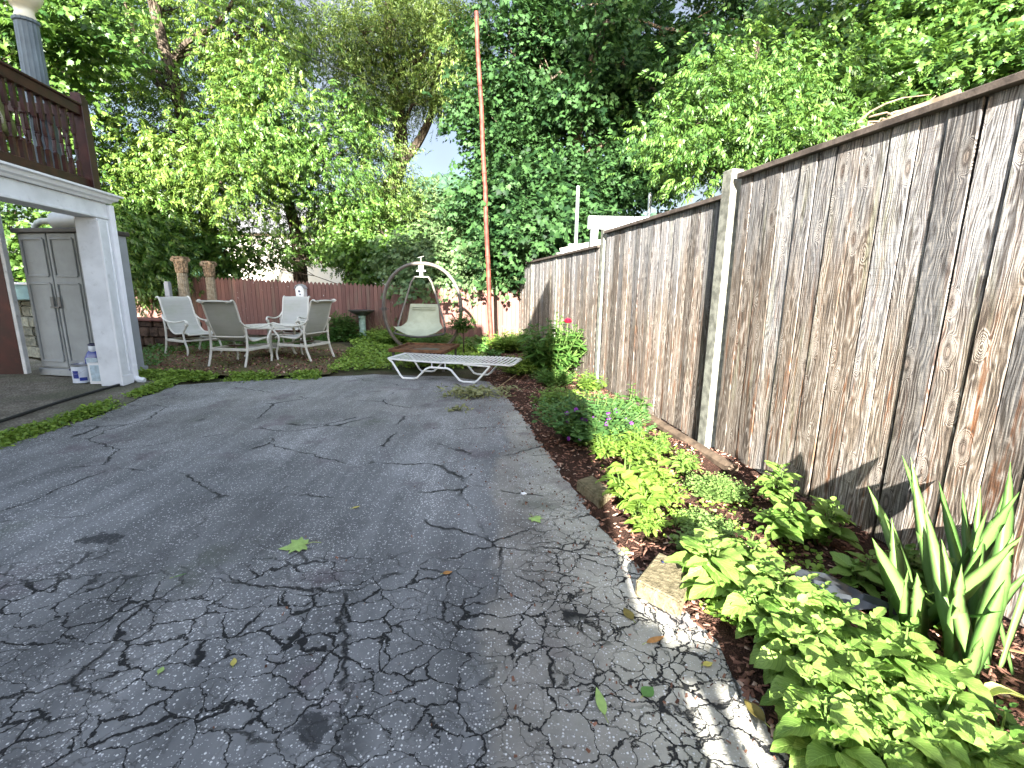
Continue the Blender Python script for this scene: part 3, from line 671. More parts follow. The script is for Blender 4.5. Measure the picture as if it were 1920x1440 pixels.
for x, z in ((-5, 1.6), (-7.5, 1.6), (-5, 4.6), (-7.5, 4.6)): m = MB(); m.box((x, .03, z), (1.1, .05, 1.35)); m.build('window', M_dg, hs)
m = MB(); m.box((1.06, -.5, .35), (1.50, 1.0, .08)); m.build('porch_floor', M_decking, hs)
m = MB(); m.box((1.08, 0.0, 1.15), (1.34, .05, .05)); m.box((1.08, 0.0, .66), (1.34, .05, .05))
for x, w in ((.36, .11), (1.78, .09)): m.box((x, 0, .8), (w, .09, .82))
pr_ = m.build('porch_railing', M_mahog, hs)
for x in np.arange(.50, 1.74, .135):
    m = MB(); m.box((x, 0, .905), (.058, .04, .44)); m.build('baluster', M_mahog, pr_)
# ------------------------------------------------------------------ patio chairs and table
M_alu = plain('cream_painted_aluminium', (.58, .55, .48), .4, .4, var=.08, sc=9, dirt=(.45, .42, .36))
def sling_mat():
    k = NT('woven_sling'); o = k.obj(); x, y, z = k.sep(o)[:]
    st = k.noise(k.scale(o, (2, 60, 60)), 1.5, 3, .6); n = k.noise(o, 4, 4)
    col = k.mix((.36, .35, .31), (.56, .55, .50), st); col = k.mix(col, (.36, .37, .27), k.mr(n, .45, .7, 0, .5))
    k.bump(st, .25, .003); k.fin(col, .75, .2)
    tl = k.n.new('ShaderNodeBsdfTranslucent'); tl.inputs[0].default_value = (.45, .44, .38, 1); mx = k.n.new('ShaderNodeMixShader'); mx.inputs[0].default_value = .2
    k.L(k.p.outputs[0], mx.inputs[1]); k.L(tl.outputs[0], mx.inputs[2]); k.L(mx.outputs[0], k.out.inputs[0]); return k.m
M_sling = sling_mat(); M_spring = plain('rusty_spring_steel', (.09, .05, .035), .7, .3, .3)
def smooth_path(P, n=6):
    out = []; P = [Vector(p) for p in P]
    for i in range(len(P)-1):
        p0 = P[max(i-1, 0)]; p1 = P[i]; p2 = P[i+1]; p3 = P[min(i+2, len(P)-1)]
        for k in range(n):
            t = k/n; out.append(.5*((2*p1)+(p2-p0)*t+(2*p0-5*p1+4*p2-p3)*t*t+(3*p1-p0-3*p2+p3)*t**3))
    return out+[P[-1]]
def make_chair(label, loc, rz):
    t = thing('patio_chair', label, 'patio chair', loc, rz, 'high-backed sling chairs round the patio table')
    prof = smooth_path([(0, -.50, 1.03), (0, -.45, 1.045), (0, -.40, 1.0), (0, -.36, .88), (0, -.30, .70), (0, -.20, .50), (0, -.12, .42), (0, -.02, .385), (0, .18, .40), (0, .32, .405), (0, .38, .38)], 4)
    m = MB(); rows = []
    for i, p in enumerate(prof):
        sag = .012*math.sin(math.pi*i/(len(prof)-1)); rows.append([(x, p.y, p.z - sag*(1-(x/.26)**2)) for x in np.linspace(-.255, .255, 7)])
    m.sheet(rows, .005); m.build('sling', M_sling, t, smooth=True)
    m = MB()
    for sx in (-.27, .27): m.tube([(sx, p.y, p.z) for p in prof], .016, 8)
    m.tube(smooth_path([(-.27, -.50, 1.03), (-.2, -.485, 1.01), (-.12, -.46, 1.035), (.12, -.46, 1.035), (.2, -.485, 1.01), (.27, -.50, 1.03)], 4), .011, 7)
    m.tube([(-.27, -.50, 1.03), (.27, -.50, 1.03)], .007, 6)
    m.tube([(-.285, -.255, .50), (-.27, -.27, .47), (.27, -.27, .47), (.285, -.255, .50)], .013, 7)
    m.tube([(-.27, .38, .38), (.27, .38, .38)], .014, 7); m.build('back_frame', M_alu, t, smooth=True)
    for sx in (-1, 1):
        x = sx*.31
        m = MB(); m.tube(smooth_path([(x, -.27, .63), (x, -.255, .50), (x, -.26, .34), (x, -.29, .18), (x, -.36, .0)], 4), [.017]*17, 8, flat=1.25); m.build('leg', M_alu, t, smooth=True)
        m = MB(); m.tube(smooth_path([(x, .40, .56), (x, .36, .50), (x, .28, .40), (x, .30, .26), (x, .35, .12), (x, .33, .0)], 4), .017, 8); m.build('leg', M_alu, t, smooth=True)
        m = MB(); m.tube(smooth_path([(sx*.285, -.34, .72), (x, -.26, .64), (x, -.10, .605), (x, .10, .60), (x, .28, .625), (x, .38, .64), (x, .43, .60), (x, .41, .545), (x, .36, .55), (x, .365, .58)], 4), .015, 8, flat=1.3); m.build('armrest', M_alu, t, smooth=True)
    m = MB()
    for sx in (-.31, .31): m.box((sx, .01, .265), (.026, .56, .045))
    m.box((0, -.27, .265), (.60, .026, .045)); m.box((0, .30, .27), (.60, .026, .03)); m.build('base_frame', M_alu, t, bevel=.005)
    m = MB()
    for sx in (-.12, .12):
        pts = [(sx+.03*math.cos(a), -.12+.012*a/1.0*.35, .33+.03*math.sin(a)) for a in np.linspace(0, 31, 60)]; m.tube(pts, .004, 5)
    m.box((0, -.05, .30), (.3, .04, .02)); m.build('rocker_spring', M_spring, t)
    return t
def face(loc, target): d = Vector(target)-Vector(loc); return math.atan2(d.y, d.x)-math.pi/2
TBL = Vector((-4.12, 8.72, .012))
b0 = gp(429, 689)+Vector((.02, .34, .012))
chB = make_chair('sling chair nearest the driveway, its back turned to the driveway', b0, -.10)
a0 = Vector((-6.05, 8.85, .012)); dup(chB, a0, face(a0, (-4.7, 8.2, 0)), 'sling chair beside the low stone wall, seen from its front corner', chB['group'])
c0_ = Vector((-4.78, 10.15, .012)); dup(chB, c0_, face(c0_, (-4.62, 8.0, 0)), 'sling chair on the far side of the table, facing the driveway', chB['group'])
d0 = Vector((-3.72, 8.38, .012)); dup(chB, d0, face(d0, (-5.0, 8.75, 0)), 'sling chair seen side-on between the table and the bird bath', chB['group'])
TBL = Vector((-4.50, 8.68, .012))
tt_ = thing('patio_table', 'low round cream metal patio table with curved legs between the sling chairs', 'table', TBL)
m = MB()
for r in (.52, .40, .27): m.lathe([(r-.03, .53), (r, .53), (r+.004, .542), (r, .555), (r-.03, .555), (r-.034, .542)], n=40)
for a in np.arange(0, 6.28, 6.2832/20): m.box((.29*math.cos(a), .29*math.sin(a), .541), (.5, .03, .012), rz=a)
m.lathe([(.02, .533), (.1, .533), (.1, .553), (.02, .553)], n=20); m.build('table_top', M_alu, tt_, smooth=True)
for i in range(4):
    a = .5+i*math.pi/2; c, s_ = math.cos(a), math.sin(a)
    m = MB(); m.tube([(c*r, s_*r, z) for r, z in ((.40, .53), (.43, .42), (.40, .28), (.36, .15), (.40, .03), (.43, .0))], .021, 8, flat=1.4); m.build('leg', M_alu, tt_, smooth=True)
m = MB(); m.lathe([(.37, .17), (.385, .175), (.385, .19), (.37, .195)], n=36); m.build('stretcher_ring', M_alu, tt_, smooth=True)
# ------------------------------------------------------------------ white strap lounger
M_lw = plain('white_powder_coat', (.70, .71, .70), .35, .45, var=.06, sc=12, dirt=(.5, .5, .46)); M_strap = plain('white_vinyl_strap', (.62, .62, .60), .45, .4, var=.1, sc=9, dirt=(.40, .40, .36))
l0 = gp(780, 712); l1 = gp(905, 720); ld = (l1-l0).normalized(); lrz = math.atan2(ld.y, ld.x)
lo = thing('sun_lounger', 'white vinyl-strap sun lounger lying flat at the end of the driveway', 'sun lounger', l0+(l1-l0)*.42, lrz)
ZT = .285
m = MB()
def deckz(x): return ZT - .018*math.sin(max(0, min(1, (x+.85)/1.5))*math.pi) - .02*max(0, (x-.5))
xs = np.linspace(-.84, .96, 30)
for y in (0.0, .62): m.tube([(x, y, deckz(x)) for x in xs], .014, 8)
m.tube([(-.84, 0, deckz(-.84)), (-.86, .04, deckz(-.84)), (-.86, .58, deckz(-.84)), (-.84, .62, deckz(-.84))], .014, 8)
m.tube([(.96, 0, deckz(.96)), (.99, .05, deckz(.96)), (.99, .57, deckz(.96)), (.96, .62, deckz(.96))], .014, 8)
m.build('frame', M_lw, lo, smooth=True)
for y in (0.0, .62):
    m = MB(); P_ = [(-.83, y, ZT-.01), (-.78, y, ZT-.05), (-.66, y, .05), (-.62, y, .014), (-.45, y, .014), (-.40, y, .03), (-.26, y, .165), (-.20, y, .19), (.06, y, .19), (.12, y, .165), (.24, y, .03), (.30, y, .014), (.46, y, .014), (.51, y, .05), (.66, y, ZT-.06), (.68, y, ZT-.035)]
    m.tube(P_, .0145, 8)
    for x in (-.17, .03): m.tube([(x, y, .19), (x, y, deckz(x))], .008, 6)
    m.tube([(.68, y, ZT-.035), (.3, y, ZT-.03)], .011, 6); m.build('leg', M_lw, lo, smooth=True)
for i in range(30):
    x = -.80+i*(1.76/29); m = MB(); m.sheet([[(x+dx, y, deckz(x)+.016-.008*math.sin(math.pi*(y/.62))) for y in np.linspace(-.015, .635, 7)] for dx in (-.0165, .0165)], .004)
    m.build('strap', M_strap, lo)
# ------------------------------------------------------------------ hanging egg swing
M_ring = plain('grey_brown_tube', (.11, .095, .08), .38, .5, var=.2, sc=10); M_canvas = plain('sage_canvas', (.37, .39, .29), .85, .15, var=.12, sc=6, dirt=(.28, .30, .20)); M_dark = plain('dark_steel', (.06, .055, .05), .5, .4)
SW = gp(797, 660); SW = Vector((SW.x+.02, 9.2, 0))
sw = thing('swing_chair', 'hanging swing chair with a sage canvas sling inside an upright tubular ring', 'swing chair', SW, -.03)
RX, RZ, ZC = .755, .86, .88
rp = [(RX*math.copysign(abs(math.cos(a))**.92, math.cos(a)), .10*(1-(ZC+RZ*math.sin(a))/1.7)**2, ZC+RZ*math.copysign(abs(math.sin(a))**.92, math.sin(a))) for a in np.linspace(0, 2*math.pi, 65)[:-1]]
m = MB(); m.tube(rp, .034, 12, closed=True); ring = m.build('ring_frame', M_ring, sw, smooth=True)
for sx in (-1, 1):
    m = MB(); m.lathe([(.038, -.03), (.05, -.03), (.05, .03), (.038, .03)], c=(sx*RX*.999, .03, .87), n=14); m.tube([(sx*RX-.09, .03, .87), (sx*RX+.09, .03, .87)], .010, 6); m.build('clamp', M_dark, ring)
for sx in (-1, 1):
    m = MB(); m.tube(smooth_path([(sx*.20, .10, .03), (sx*.34, -.15, .035), (sx*.52, -.48, .03)], 4), .03, 8); m.tube(smooth_path([(sx*.20, .10, .03), (sx*.34, .28, .035), (sx*.52, .50, .03)], 4), .03, 8); m.build('foot', M_ring, sw, smooth=True)
M_hub = plain('pale_zinc', (.18, .185, .16), .45, .4, .3)
m = MB(); m.box((0, .02, 1.66), (.10, .05, .10)); m.box((0, .02, 1.60), (.18, .08, .035)); m.box((0, .02, 1.535), (.07, .05, .09)); m.box((0, .02, 1.49), (.28, .06, .022)); m.tube([(0, .0, 1.74), (0, .0, 1.86)], .012, 6); m.tube([(-.06, 0, 1.84), (.06, 0, 1.87)], .007, 6); m.build('hanger_hub', M_hub, sw, bevel=.004)
for sx in (-1, 1):
    m = MB(); m.tube([(sx*.13, .02, 1.49), (sx*.20, .0, 1.38), (sx*.43, -.06, .66), (sx*.46, -.10, .52)], .019, 8); m.build('hanger_arm', M_ring, sw, smooth=True)
m = MB(); pr_ = smooth_path([(-.48, -.30, .44), (-.40, -.34, .42), (-.15, -.38, .385), (0, -.39, .375), (.15, -.38, .385), (.40, -.34, .42), (.48, -.30, .44)], 4); m.tube(pr_, .02, 8)
for sx in (-1, 1): m.tube([(sx*.46, -.10, .53), (sx*.475, -.2, .46), (sx*.48, -.30, .44)], .018, 7)
m.build('seat_bar', M_dark, sw, smooth=True)
m = MB(); rows = []
for i in range(25):
    t = i/24
    P = smooth_path([(0, .20, .97), (0, .17, .83), (0, .10, .64), (0, -.02, .52), (0, -.20, .475), (0, -.36, .46)], 24)[min(120, int(t*120))]
    wd = .27+.05*min(1, t*2.5)+.15*max(0, (t-.45)/.55)**.7; r = []
    for j in range(15):
        u = -1+2*j/14; edge = .10*max(0, (t-.35)/.65)*abs(u)**3; sag = .07*max(0, (t-.5)/.5)*(1-u*u)
        wr = .008*math.sin(u*17+i*1.3)*max(0, t-.4)
        r.append((u*wd, P.y + (.02*(1-u*u) if t < .5 else 0), P.z+edge-sag+wr))
    rows.append(r)
m.sheet(rows, .008); sg = m.build('sling_seat', M_canvas, sw, smooth=True)
m = MB()
for zz in (.90, .86): m.box((0, .172+(.90-zz)*-.2, zz), (.46, .006, .012))
m.build('stitched_band', plain('dark_sage_thread', (.22, .24, .17), .9, .1), sg)
# ------------------------------------------------------------------ fire pit, bird bath, rusty pole, columns, posts, birdhouse
M_rust = plain('rusty_steel', (.115, .055, .028), .8, .3, .2, var=.5, sc=14, bump=.4, dirt=(.04, .03, .028))
fp = thing('fire_pit', 'square rusty steel fire pit on short legs behind the white lounger', 'fire pit', Vector((-1.42, 7.65, .01)), -.12)
m = MB(); N = 18
rows = [[(-.42+.84*i/N, -.42+.84*j/N, .31-.05*math.exp(-(((i/N-.5)*3)**2+((j/N-.5)*3)**2))+random.gauss(0, .004)) for i in range(N+1)] for j in range(N+1)]
m.sheet(rows, .006); m.build('tray', M_rust, fp, smooth=True)
m = MB()
for s_ in (-1, 1): m.box((0, s_*.44, .315), (.92, .035, .05)); m.box((s_*.44, 0, .315), (.035, .845, .05))
m.build('rim', M_rust, fp, bevel=.004)
for sx in (-.4, .4):
    for sy in (-.4, .4): m = MB(); m.box((sx, sy, .145), (.035, .035, .29)); m.build('leg', M_dark, fp)
m = MB(); m.lathe([(.02, .15), (.2, .15), (.32, .25), (.34, .285)], n=24); m.build('bowl', M_dark, fp, smooth=True)
bb = aty(679, 600, 11.6); bt = thing('bird_bath', 'bird bath with a dark shallow basin on a pale turquoise pedestal by the picket fence', 'bird bath', (bb.x, 11.6, 0))
m = MB(); m.lathe([(.16, 0), (.16, .04), (.10, .08), (.085, .12), (.078, .40), (.085, .56), (.10, .60)], n=24); m.build('pedestal', plain('verdigris_paint', (.27, .38, .33), .7, .25, var=.25, sc=12), bt, smooth=True)
m = MB(); m.lathe([(.08, .59), (.14, .61), (.25, .67), (.31, .71), (.315, .725), (.29, .722), (.2, .685), (.02, .665)], n=32); m.build('basin', M_dark, bt, smooth=True)
pb = gp(921, 657); ptop = aty(893, 22, 10.2)
M_rpole = plain('red_oxide_pole', (.125, .034, .022), .65, .3, .1, var=.6, sc=7, dirt=(.06, .025, .02))
po = thing('metal_pole', 'very tall thin rust-red metal pole in front of the picket fence', 'pole', pb)
m = MB(); PT_ = [(0, .0), (.06, .012), (.14, .0), (.26, .018), (.38, .008), (.5, .024), (.62, .010), (.74, .02), (.88, -.004), (1, 0)]; m.tube([((ptop.x-pb.x)*t+o_, (10.2-pb.y)*t, ptop.z*t) for t, o_ in PT_], [.052, .050, .049, .047, .046, .045, .044, .043, .042, .040], 14); m.build('shaft', M_rpole, po, smooth=True)
m = MB()
for t in (.30, .55, .80): m.lathe([(.046, -.02), (.053, -.01), (.053, .01), (.046, .02)], c=((ptop.x-pb.x)*t+.02*min(1, 2*min(t, 1-t)), (10.2-pb.y)*t, ptop.z*t), n=14)
m.build('collar', M_rpole, po, smooth=True)
M_colm = stone_mat('weathered_column', (.32, .24, .15), (.55, .46, .33), 18)
def column(label, px, Y, ztop, r):
    p = aty(px, 560, Y); t = thing('garden_column', label, 'column', (p.x, Y, 0), 0, 'fluted garden columns by the picket fence')
    m = MB(); m.box((0, 0, .05), (r*3, r*3, .10)); m.lathe([(r*1.45, .10), (r*1.5, .13), (r*1.45, .16), (r*1.2, .18), (r*1.3, .21), (r*1.1, .24)], n=32); m.build('base', M_colm, t, smooth=True)
    m = MB(); m.lathe([(r*1.03, .24), (r*1.03, .5), (r*.86, ztop-.34)], n=96, wob=lambda a: 1-.07*abs(math.sin(a*8))); m.build('shaft', M_colm, t, smooth=True)
    m = MB(); m.lathe([(r*.9, ztop-.35), (r*1.02, ztop-.33), (r*.92, ztop-.31), (r*.95, ztop-.18), (r*1.08, ztop-.06)], n=24)
    for ring_, (z0, rr, nn) in enumerate(((ztop-.29, .88, 8), (ztop-.20, .92, 8), (ztop-.11, 1.0, 8))):
        for q in range(nn):
            a = (q+.5*(ring_ % 2))*2*math.pi/nn; c, s_ = math.cos(a), math.sin(a)
            m.tube([(c*r*rr, s_*r*rr, z0-.05), (c*r*(rr+.02), s_*r*(rr+.02), z0+.02), (c*r*(rr+.12), s_*r*(rr+.12), z0+.05), (c*r*(rr+.16), s_*r*(rr+.16), z0+.035)], [.018, .022, .016, .009], 6)
    for a in (.785, 2.356, 3.927, 5.498): m.lathe([(.012, -.02), (.045, -.015), (.045, .015), (.012, .02)], c=(math.cos(a)*r*1.25, math.sin(a)*r*1.25, ztop-.07), axis='Y', n=10)
    m.box((0, 0, ztop-.02), (r*2.0, r*2.0, .04)); m.build('capital', plain('brown_capital_stone', (.26, .18, .11), .9, .2, var=.5, sc=20, bump=.6), t)
column('fluted stone column with a leafy capital, nearer the carport', 347, 10.7, aty(345, 481, 10.7).z, .115)
column('fluted stone column with a leafy capital, beside the dark picket fence', 398, 11.2, aty(397, 490, 11.2).z, .108)
M_gpost = plain('grey_post_wood', (.30, .30, .31), .8, .2, var=.15)
p = aty(315, 540, 10.4); m = MB(); m.box((p.x, 10.4, .66), (.10, .10, 1.32)); m.box((p.x, 10.4, 1.33), (.085, .085, .03))
tag(m.build('wooden_post', M_gpost, bevel=.006), 'short plain grey wooden post left of the two columns', 'post')
q = aty(571, 546, 12.2); by = back_y(q.x)
bh = thing('birdhouse', 'small white birdhouse with a round roof hung on the picket fence', 'birdhouse', (q.x, by-.012, q.z), math.atan2(PU.y, PU.x))
m = MB(); prof = [(-.10, -.14), (.10, -.14), (.11, .05), (.07, .12), (0, .15), (-.07, .12), (-.11, .05)]; n = len(prof)
m.add([(x, -.16, z) for x, z in prof]+[(x, 0, z) for x, z in prof], [tuple(range(n)), tuple(range(2*n-1, n-1, -1))]+[((k+1) % n, k, n+k, n+(k+1) % n) for k in range(n)])
m.build('body', plain('chipped_white_paint', (.78, .77, .75), .7, .2, var=.1, sc=20, dirt=(.25, .18, .15)), bh)
m = MB(); m.sheet([[(1.12*x, y, 1.06*z+.008) for x, z in prof[2:]] for y in (-.185, .0)], .012); m.build('roof', plain('grey_roof_metal', (.33, .33, .33), .6, .3, var=.3, sc=15), bh)
m = MB(); m.lathe([(.026, -.005), (.026, .004), (.004, .004)], c=(-.01, -.163, .0), axis='Y', n=14); m.lathe([(.018, -.005), (.018, .004), (.004, .004)], c=(.01, -.163, -.08), axis='Y', n=12); m.build('entrance_hole', M_navy, bh)
q = aty(556, 566, 12.2); by = back_y(q.x)
sf = thing('wall_bracket', 'small dark iron bracket shelf on the picket fence below the birdhouse', 'bracket', (q.x, by-.012, q.z), math.atan2(PU.y, PU.x))
m = MB(); m.box((0, -.14, 0), (.34, .28, .025)); m.build('shelf', M_dark, sf)
m = MB(); m.tube([(0, -.01, -.20), (0, -.10, -.17), (0, -.16, -.08), (0, -.24, -.02)], .016, 7); m.box((0, -.006, -.10), (.05, .012, .22)); m.build('brace', M_dark, sf)
# ------------------------------------------------------------------ white stair railing and steel poles beyond the wooden fence
M_grw = plain('pale_grey_paint', (.60, .63, .62), .6, .3, var=.1, sc=8, dirt=(.35, .36, .34)); M_galv = plain('galvanised_steel', (.42, .44, .45), .4, .5, .7)
YR = 8.1; q0 = aty(1112, 407, YR); q1 = aty(1235, 409, YR); rx0, rx1, rz_ = q0.x, q1.x+.5, q0.z
sr = thing('stair_railing', 'pale grey slatted porch railing standing behind the stepped wooden fence', 'railing', (rx0, YR, 0))
m = MB(); m.box(((rx1-rx0)/2-.03, 0, rz_-.09), (rx1-rx0+.1, .10, .20)); m.build('top_board', M_grw, sr, bevel=.006)
m = MB(); m.box((.03, .01, (rz_-.19)/2), (.11, .11, rz_-.19)); m.build('post', M_grw, sr, bevel=.005)
m = MB(); m.box((-.27, .16, (rz_-.42)/2), (.20, .10, rz_-.42)); m.box((-.44, .16, (rz_-.5)/2), (.10, .09, rz_-.5)); m.build('post', M_grw, sr, bevel=.005)
for i in range(9): m = MB(); m.box((.22+i*.15, 0, (rz_-.19)/2), (.08, .03, rz_-.19)); m.build('baluster', M_grw, sr)
m = MB()
m.box((-.13, .30, rz_-.44), (.75, .06, .09), M=Matrix.Rotation(-.22, 3, 'Y'))
for i in range(5): m.box((-.42+i*.13, .30, (rz_-.6)/2), (.08, .03, rz_-.62+i*.03))
m.build('lower_panel', plain('weathered_grey_boards', (.25, .24, .21), .8, .2, var=.3), sr)
for px, y0, w, lab in ((1083, 349, .03, 'bare galvanised steel pole at the lower end of the grey porch railing'), (1218, 362, .03, 'bare galvanised steel pole cut off by the middle fence section')):
    q = aty(px, y0, YR+.25); m = MB(); m.tube([(q.x, YR+.25, 0), (q.x+.01, YR+.25, q.z)], w, 12); tag(m.build('steel_pole', M_galv, smooth=True), lab, 'pole')
# ------------------------------------------------------------------ cream house behind the trees
cr0 = aty(455, 470, 24); ch = thing('cream_house', 'cream sided house with a grey roof mostly hidden behind the back trees', 'house', (-12.5, 24, 0))
M_cream = plain('cream_siding', (.50, .47, .40), .7, .2, var=.04, sc=2)
m = MB(); m.box((2.6, 3, 1.9), (8.6, 6, 3.8)); m.build('wall', M_cream, ch)
m = MB(); P_ = [(-2.1, -.4, 3.75), (7.3, -.4, 3.75), (7.3, 3, 5.6), (-2.1, 3, 5.6), (-2.1, 6.4, 3.75), (7.3, 6.4, 3.75)]; m.add(P_, [(0, 1, 2, 3), (3, 2, 5, 4), (0, 3, 4), (1, 5, 2), (1, 0, 4, 5)]); m.build('roof', M_roof, ch)
for x in (5.6,):
    m = MB(); m.box((x, -.02, 2.2), (1.0, .06, 1.3)); w_ = m.build('window', M_white2, ch); m = MB(); m.box((x, -.06, 2.2), (.8, .03, 1.1)); m.build('pane', plain('window_glass', (.03, .04, .05), .1, .5), w_)
# paving blocks along the bed
def block(label, quad, h):
    t = [gp(*p, h) for p in quad]; c = sum(t, Vector())/4; m = MB(); N = 8; rows = []
    def P(u, v): return t[0].lerp(t[1], u).lerp(t[3].lerp(t[2], u), v)
    top = []
    vs_ = [(p.x-c.x, p.y-c.y, -.02) for p in t]+[(p.x-c.x, p.y-c.y, h+random.uniform(-.006, .006)) for p in t]
    m.rnd = .6; m.add(vs_, [(3, 2, 1, 0), (4, 5, 6, 7), (0, 1, 5, 4), (1, 2, 6, 5), (2, 3, 7, 6), (3, 0, 4, 7)])
    o = m.build('stone_block', M_gran, bevel=.008, seg=2); o.location = (c.x, c.y, 0)
    bm = bmesh.new(); bm.from_mesh(o.data); bmesh.ops.recalc_face_normals(bm, faces=bm.faces[:]); bm.to_mesh(o.data); bm.free()
    return tag(o, label, 'stone block', 'stone blocks edging the flower bed')
block('square tan stone block edging the bed, with a small drilled hole in its top', [(1192, 1087), (1277, 1129), (1302, 1062), (1235, 1033)], .075)
block('rough tan stone block edging the bed beside the lime-green plants', [(1081, 899), (1125, 935), (1149, 920), (1110, 891)], .075)
q = gp(1243, 1055, .075); m = MB(); m.lathe([(.007, 0), (.007, .002), (.001, .002)], c=(q.x, q.y, .0775), n=10)
m.build('drill_hole', M_navy, bpy.data.objects['stone_block'], world=True)
# black plastic sheet in the bed
M_black = plain('black_plastic_film', (.03, .034, .038), .28, .6, var=.3, sc=12)
q0, q1 = gp(1490, 1095, .06), gp(1712, 1195, .05); dd = (q1-q0); sd = Vector((-dd.y, dd.x, 0)).normalized(); rows = []
for i in range(26):
    t = i/25; w = .11*math.sin(math.pi*min(1, t*1.1+.12))**.6*(1-t*.55); r = []
    for j in range(9):
        u = -1+2*j/8; p = q0+dd*t+sd*(u*w); r.append((p.x, p.y, .055+.022*(1-u*u)+.009*math.sin(u*7+t*11)+.006*math.sin(u*13-t*7)+max(0, bed_h(p.x, p.y)-.03)))
    rows.append(r)
m = MB(); m.sheet(rows, .002); tag(m.build('plastic_sheet', M_black, smooth=True), 'crumpled strip of black landscape film lying in the mulch between the iris and the mint', 'plastic sheet')
# overhead wire
m = MB(); w0, w1 = Vector((-9.2, 9, 8.2)), Vector((-3.6, 14, 6.6)); m.tube([w0.lerp(w1, t)-Vector((0, 0, 1.0*4*t*(1-t)*.35)) for t in np.linspace(-.6, 1.3, 24)], .010, 5)
tag(m.build('overhead_wire', M_hose), 'thin black overhead wire sagging past the lamp post', 'wire')
# ------------------------------------------------------------------ leaf and spray templates
def leaf_grid(nu=7, nv=4, w=.5, ex=.8, fold=.25, droop=.35, serr=0.0, tip=1.0, wave=0.0):
    """ovate leaf, length 1 along +y, width w, folded on the midrib and drooping towards the tip"""
    V = []; uv = []; F = []
    for i in range(nu+1):
        t = i/nu; hw = w/2*(math.sin(math.pi*min(1, t**ex)))**.85*(1 if tip == 1 else (1-t)**(tip-1)+.0) if 0 < t < 1 else .004
        for j in range(2*nv+1):
            u = -1+j/nv; s_ = 1+(serr*(1 if (i % 2) else -1) if abs(u) == 1 else 0)
            x = u*hw*s_; V.append((x, t*(1-.12*droop*t), fold*abs(x)-droop*t*t*.5+wave*math.sin(t*13+u*2)*abs(u)*.05)); uv.append((.5+u*.5, t))
    n = 2*nv+1
    for i in range(nu):
        for j in range(2*nv): F.append((i*n+j, i*n+j+1, (i+1)*n+j+1, (i+1)*n+j))
    return Tpl(V, F, uv)
def simple_leaf(V, F, t, base, d, up, L, w, droop=.25, tint=0.0):
    base = Vector(base); d = Vector(d).normalized(); s_ = d.cross(Vector(up)).normalized(); n = s_.cross(d); b = len(V)
    V += [base, base+d*L*.45+s_*w/2-n*L*droop*.15, base+d*L-n*L*droop, base+d*L*.45-s_*w/2-n*L*droop*.15]; F.append((b, b+1, b+2, b+3)); t += [tint]*4
def spray_pinnate(L=.30, k=4, ll=.115, lw=.042, seed=0):
    r = random.Random(seed); V = []; F = []; t = []
    for i in range(k):
        y = L*(.25+.75*i/k); z = -.25*L*(y/L)**2
        for s_ in (-1, 1):
            simple_leaf(V, F, t, (0, y, z), (s_*r.uniform(.7, 1.0), r.uniform(.5, .8), r.uniform(-.75, -.25)), (r.uniform(-.2, .2), r.uniform(-.2, .2), 1), ll*r.uniform(.8, 1.15), lw*r.uniform(.8, 1.2), r.uniform(.2, .5), r.uniform(-.12, .12))
    simple_leaf(V, F, t, (0, L, -.25*L), (0, 1, -.7), (0, 0, 1), ll, lw, .3)
    return Tpl([tuple(v) for v in V], F, None, t)
def spray_alt(L=.34, k=9, ll=.085, lw=.024, seed=0):
    r = random.Random(seed); V = []; F = []; t = []
    for i in range(k):
        y = L*(.1+.9*i/k); a = r.uniform(0, 6.28)
        simple_leaf(V, F, t, (0, y, -.2*y), (math.cos(a)*.8, r.uniform(.4, .9), math.sin(a)*.5-.45), (r.uniform(-.5, .5), r.uniform(-.3, .3), 1), ll*r.uniform(.8, 1.2), lw*r.uniform(.8, 1.2), r.uniform(.1, .4), r.uniform(-.15, .15))
    return Tpl([tuple(v) for v in V], F, None, t)
MAPLE = [(0, 0), (.16, -.10), (.42, -.12), (.36, .06), (.62, .16), (.40, .30), (.56, .58), (.28, .52), (.20, .66), (0, 1.0)]
def maple_pts(): return MAPLE + [(-x, y) for x, y in reversed(MAPLE[1:-1])]
def maple_leaf(V, F, t, base, d, up, L, droop=.25, tint=0.0):
    base = Vector(base); d = Vector(d).normalized(); s_ = d.cross(Vector(up)).normalized(); n = s_.cross(d); b = len(V); P = maple_pts()
    V.append(base+d*L*.28)
    for x, y in P: V.append(base + s_*x*L + d*y*L - n*(droop*L*(.35*abs(x)*1.6+.5*max(0, y)**2)))
    m = len(P); t += [tint]*(m+1)
    for i in range(m): F.append((b, b+1+i, b+1+(i+1) % m))
def spray_maple(k=5, L=.28, ll=.11, seed=0):
    r = random.Random(seed); V = []; F = []; t = []
    for i in range(k):
        y = L*(.15+.85*i/(k-1)); s_ = -1 if i % 2 else 1
        maple_leaf(V, F, t, (s_*r.uniform(.02, .07), y, r.uniform(-.05, .04)), (s_*r.uniform(.2, .9), r.uniform(.5, 1), r.uniform(-.7, -.1)), (r.uniform(-.35, .35), r.uniform(-.5, .1), 1), ll*r.uniform(.75, 1.2), r.uniform(.2, .5), r.uniform(-.12, .12))
    return Tpl([tuple(v) for v in V], F, None, t)
SP_PIN = [spray_pinnate(seed=i) for i in range(5)]
SP_WIL = [spray_alt(seed=i) for i in range(5)]
SP_MAP = [spray_maple(seed=i) for i in range(5)]
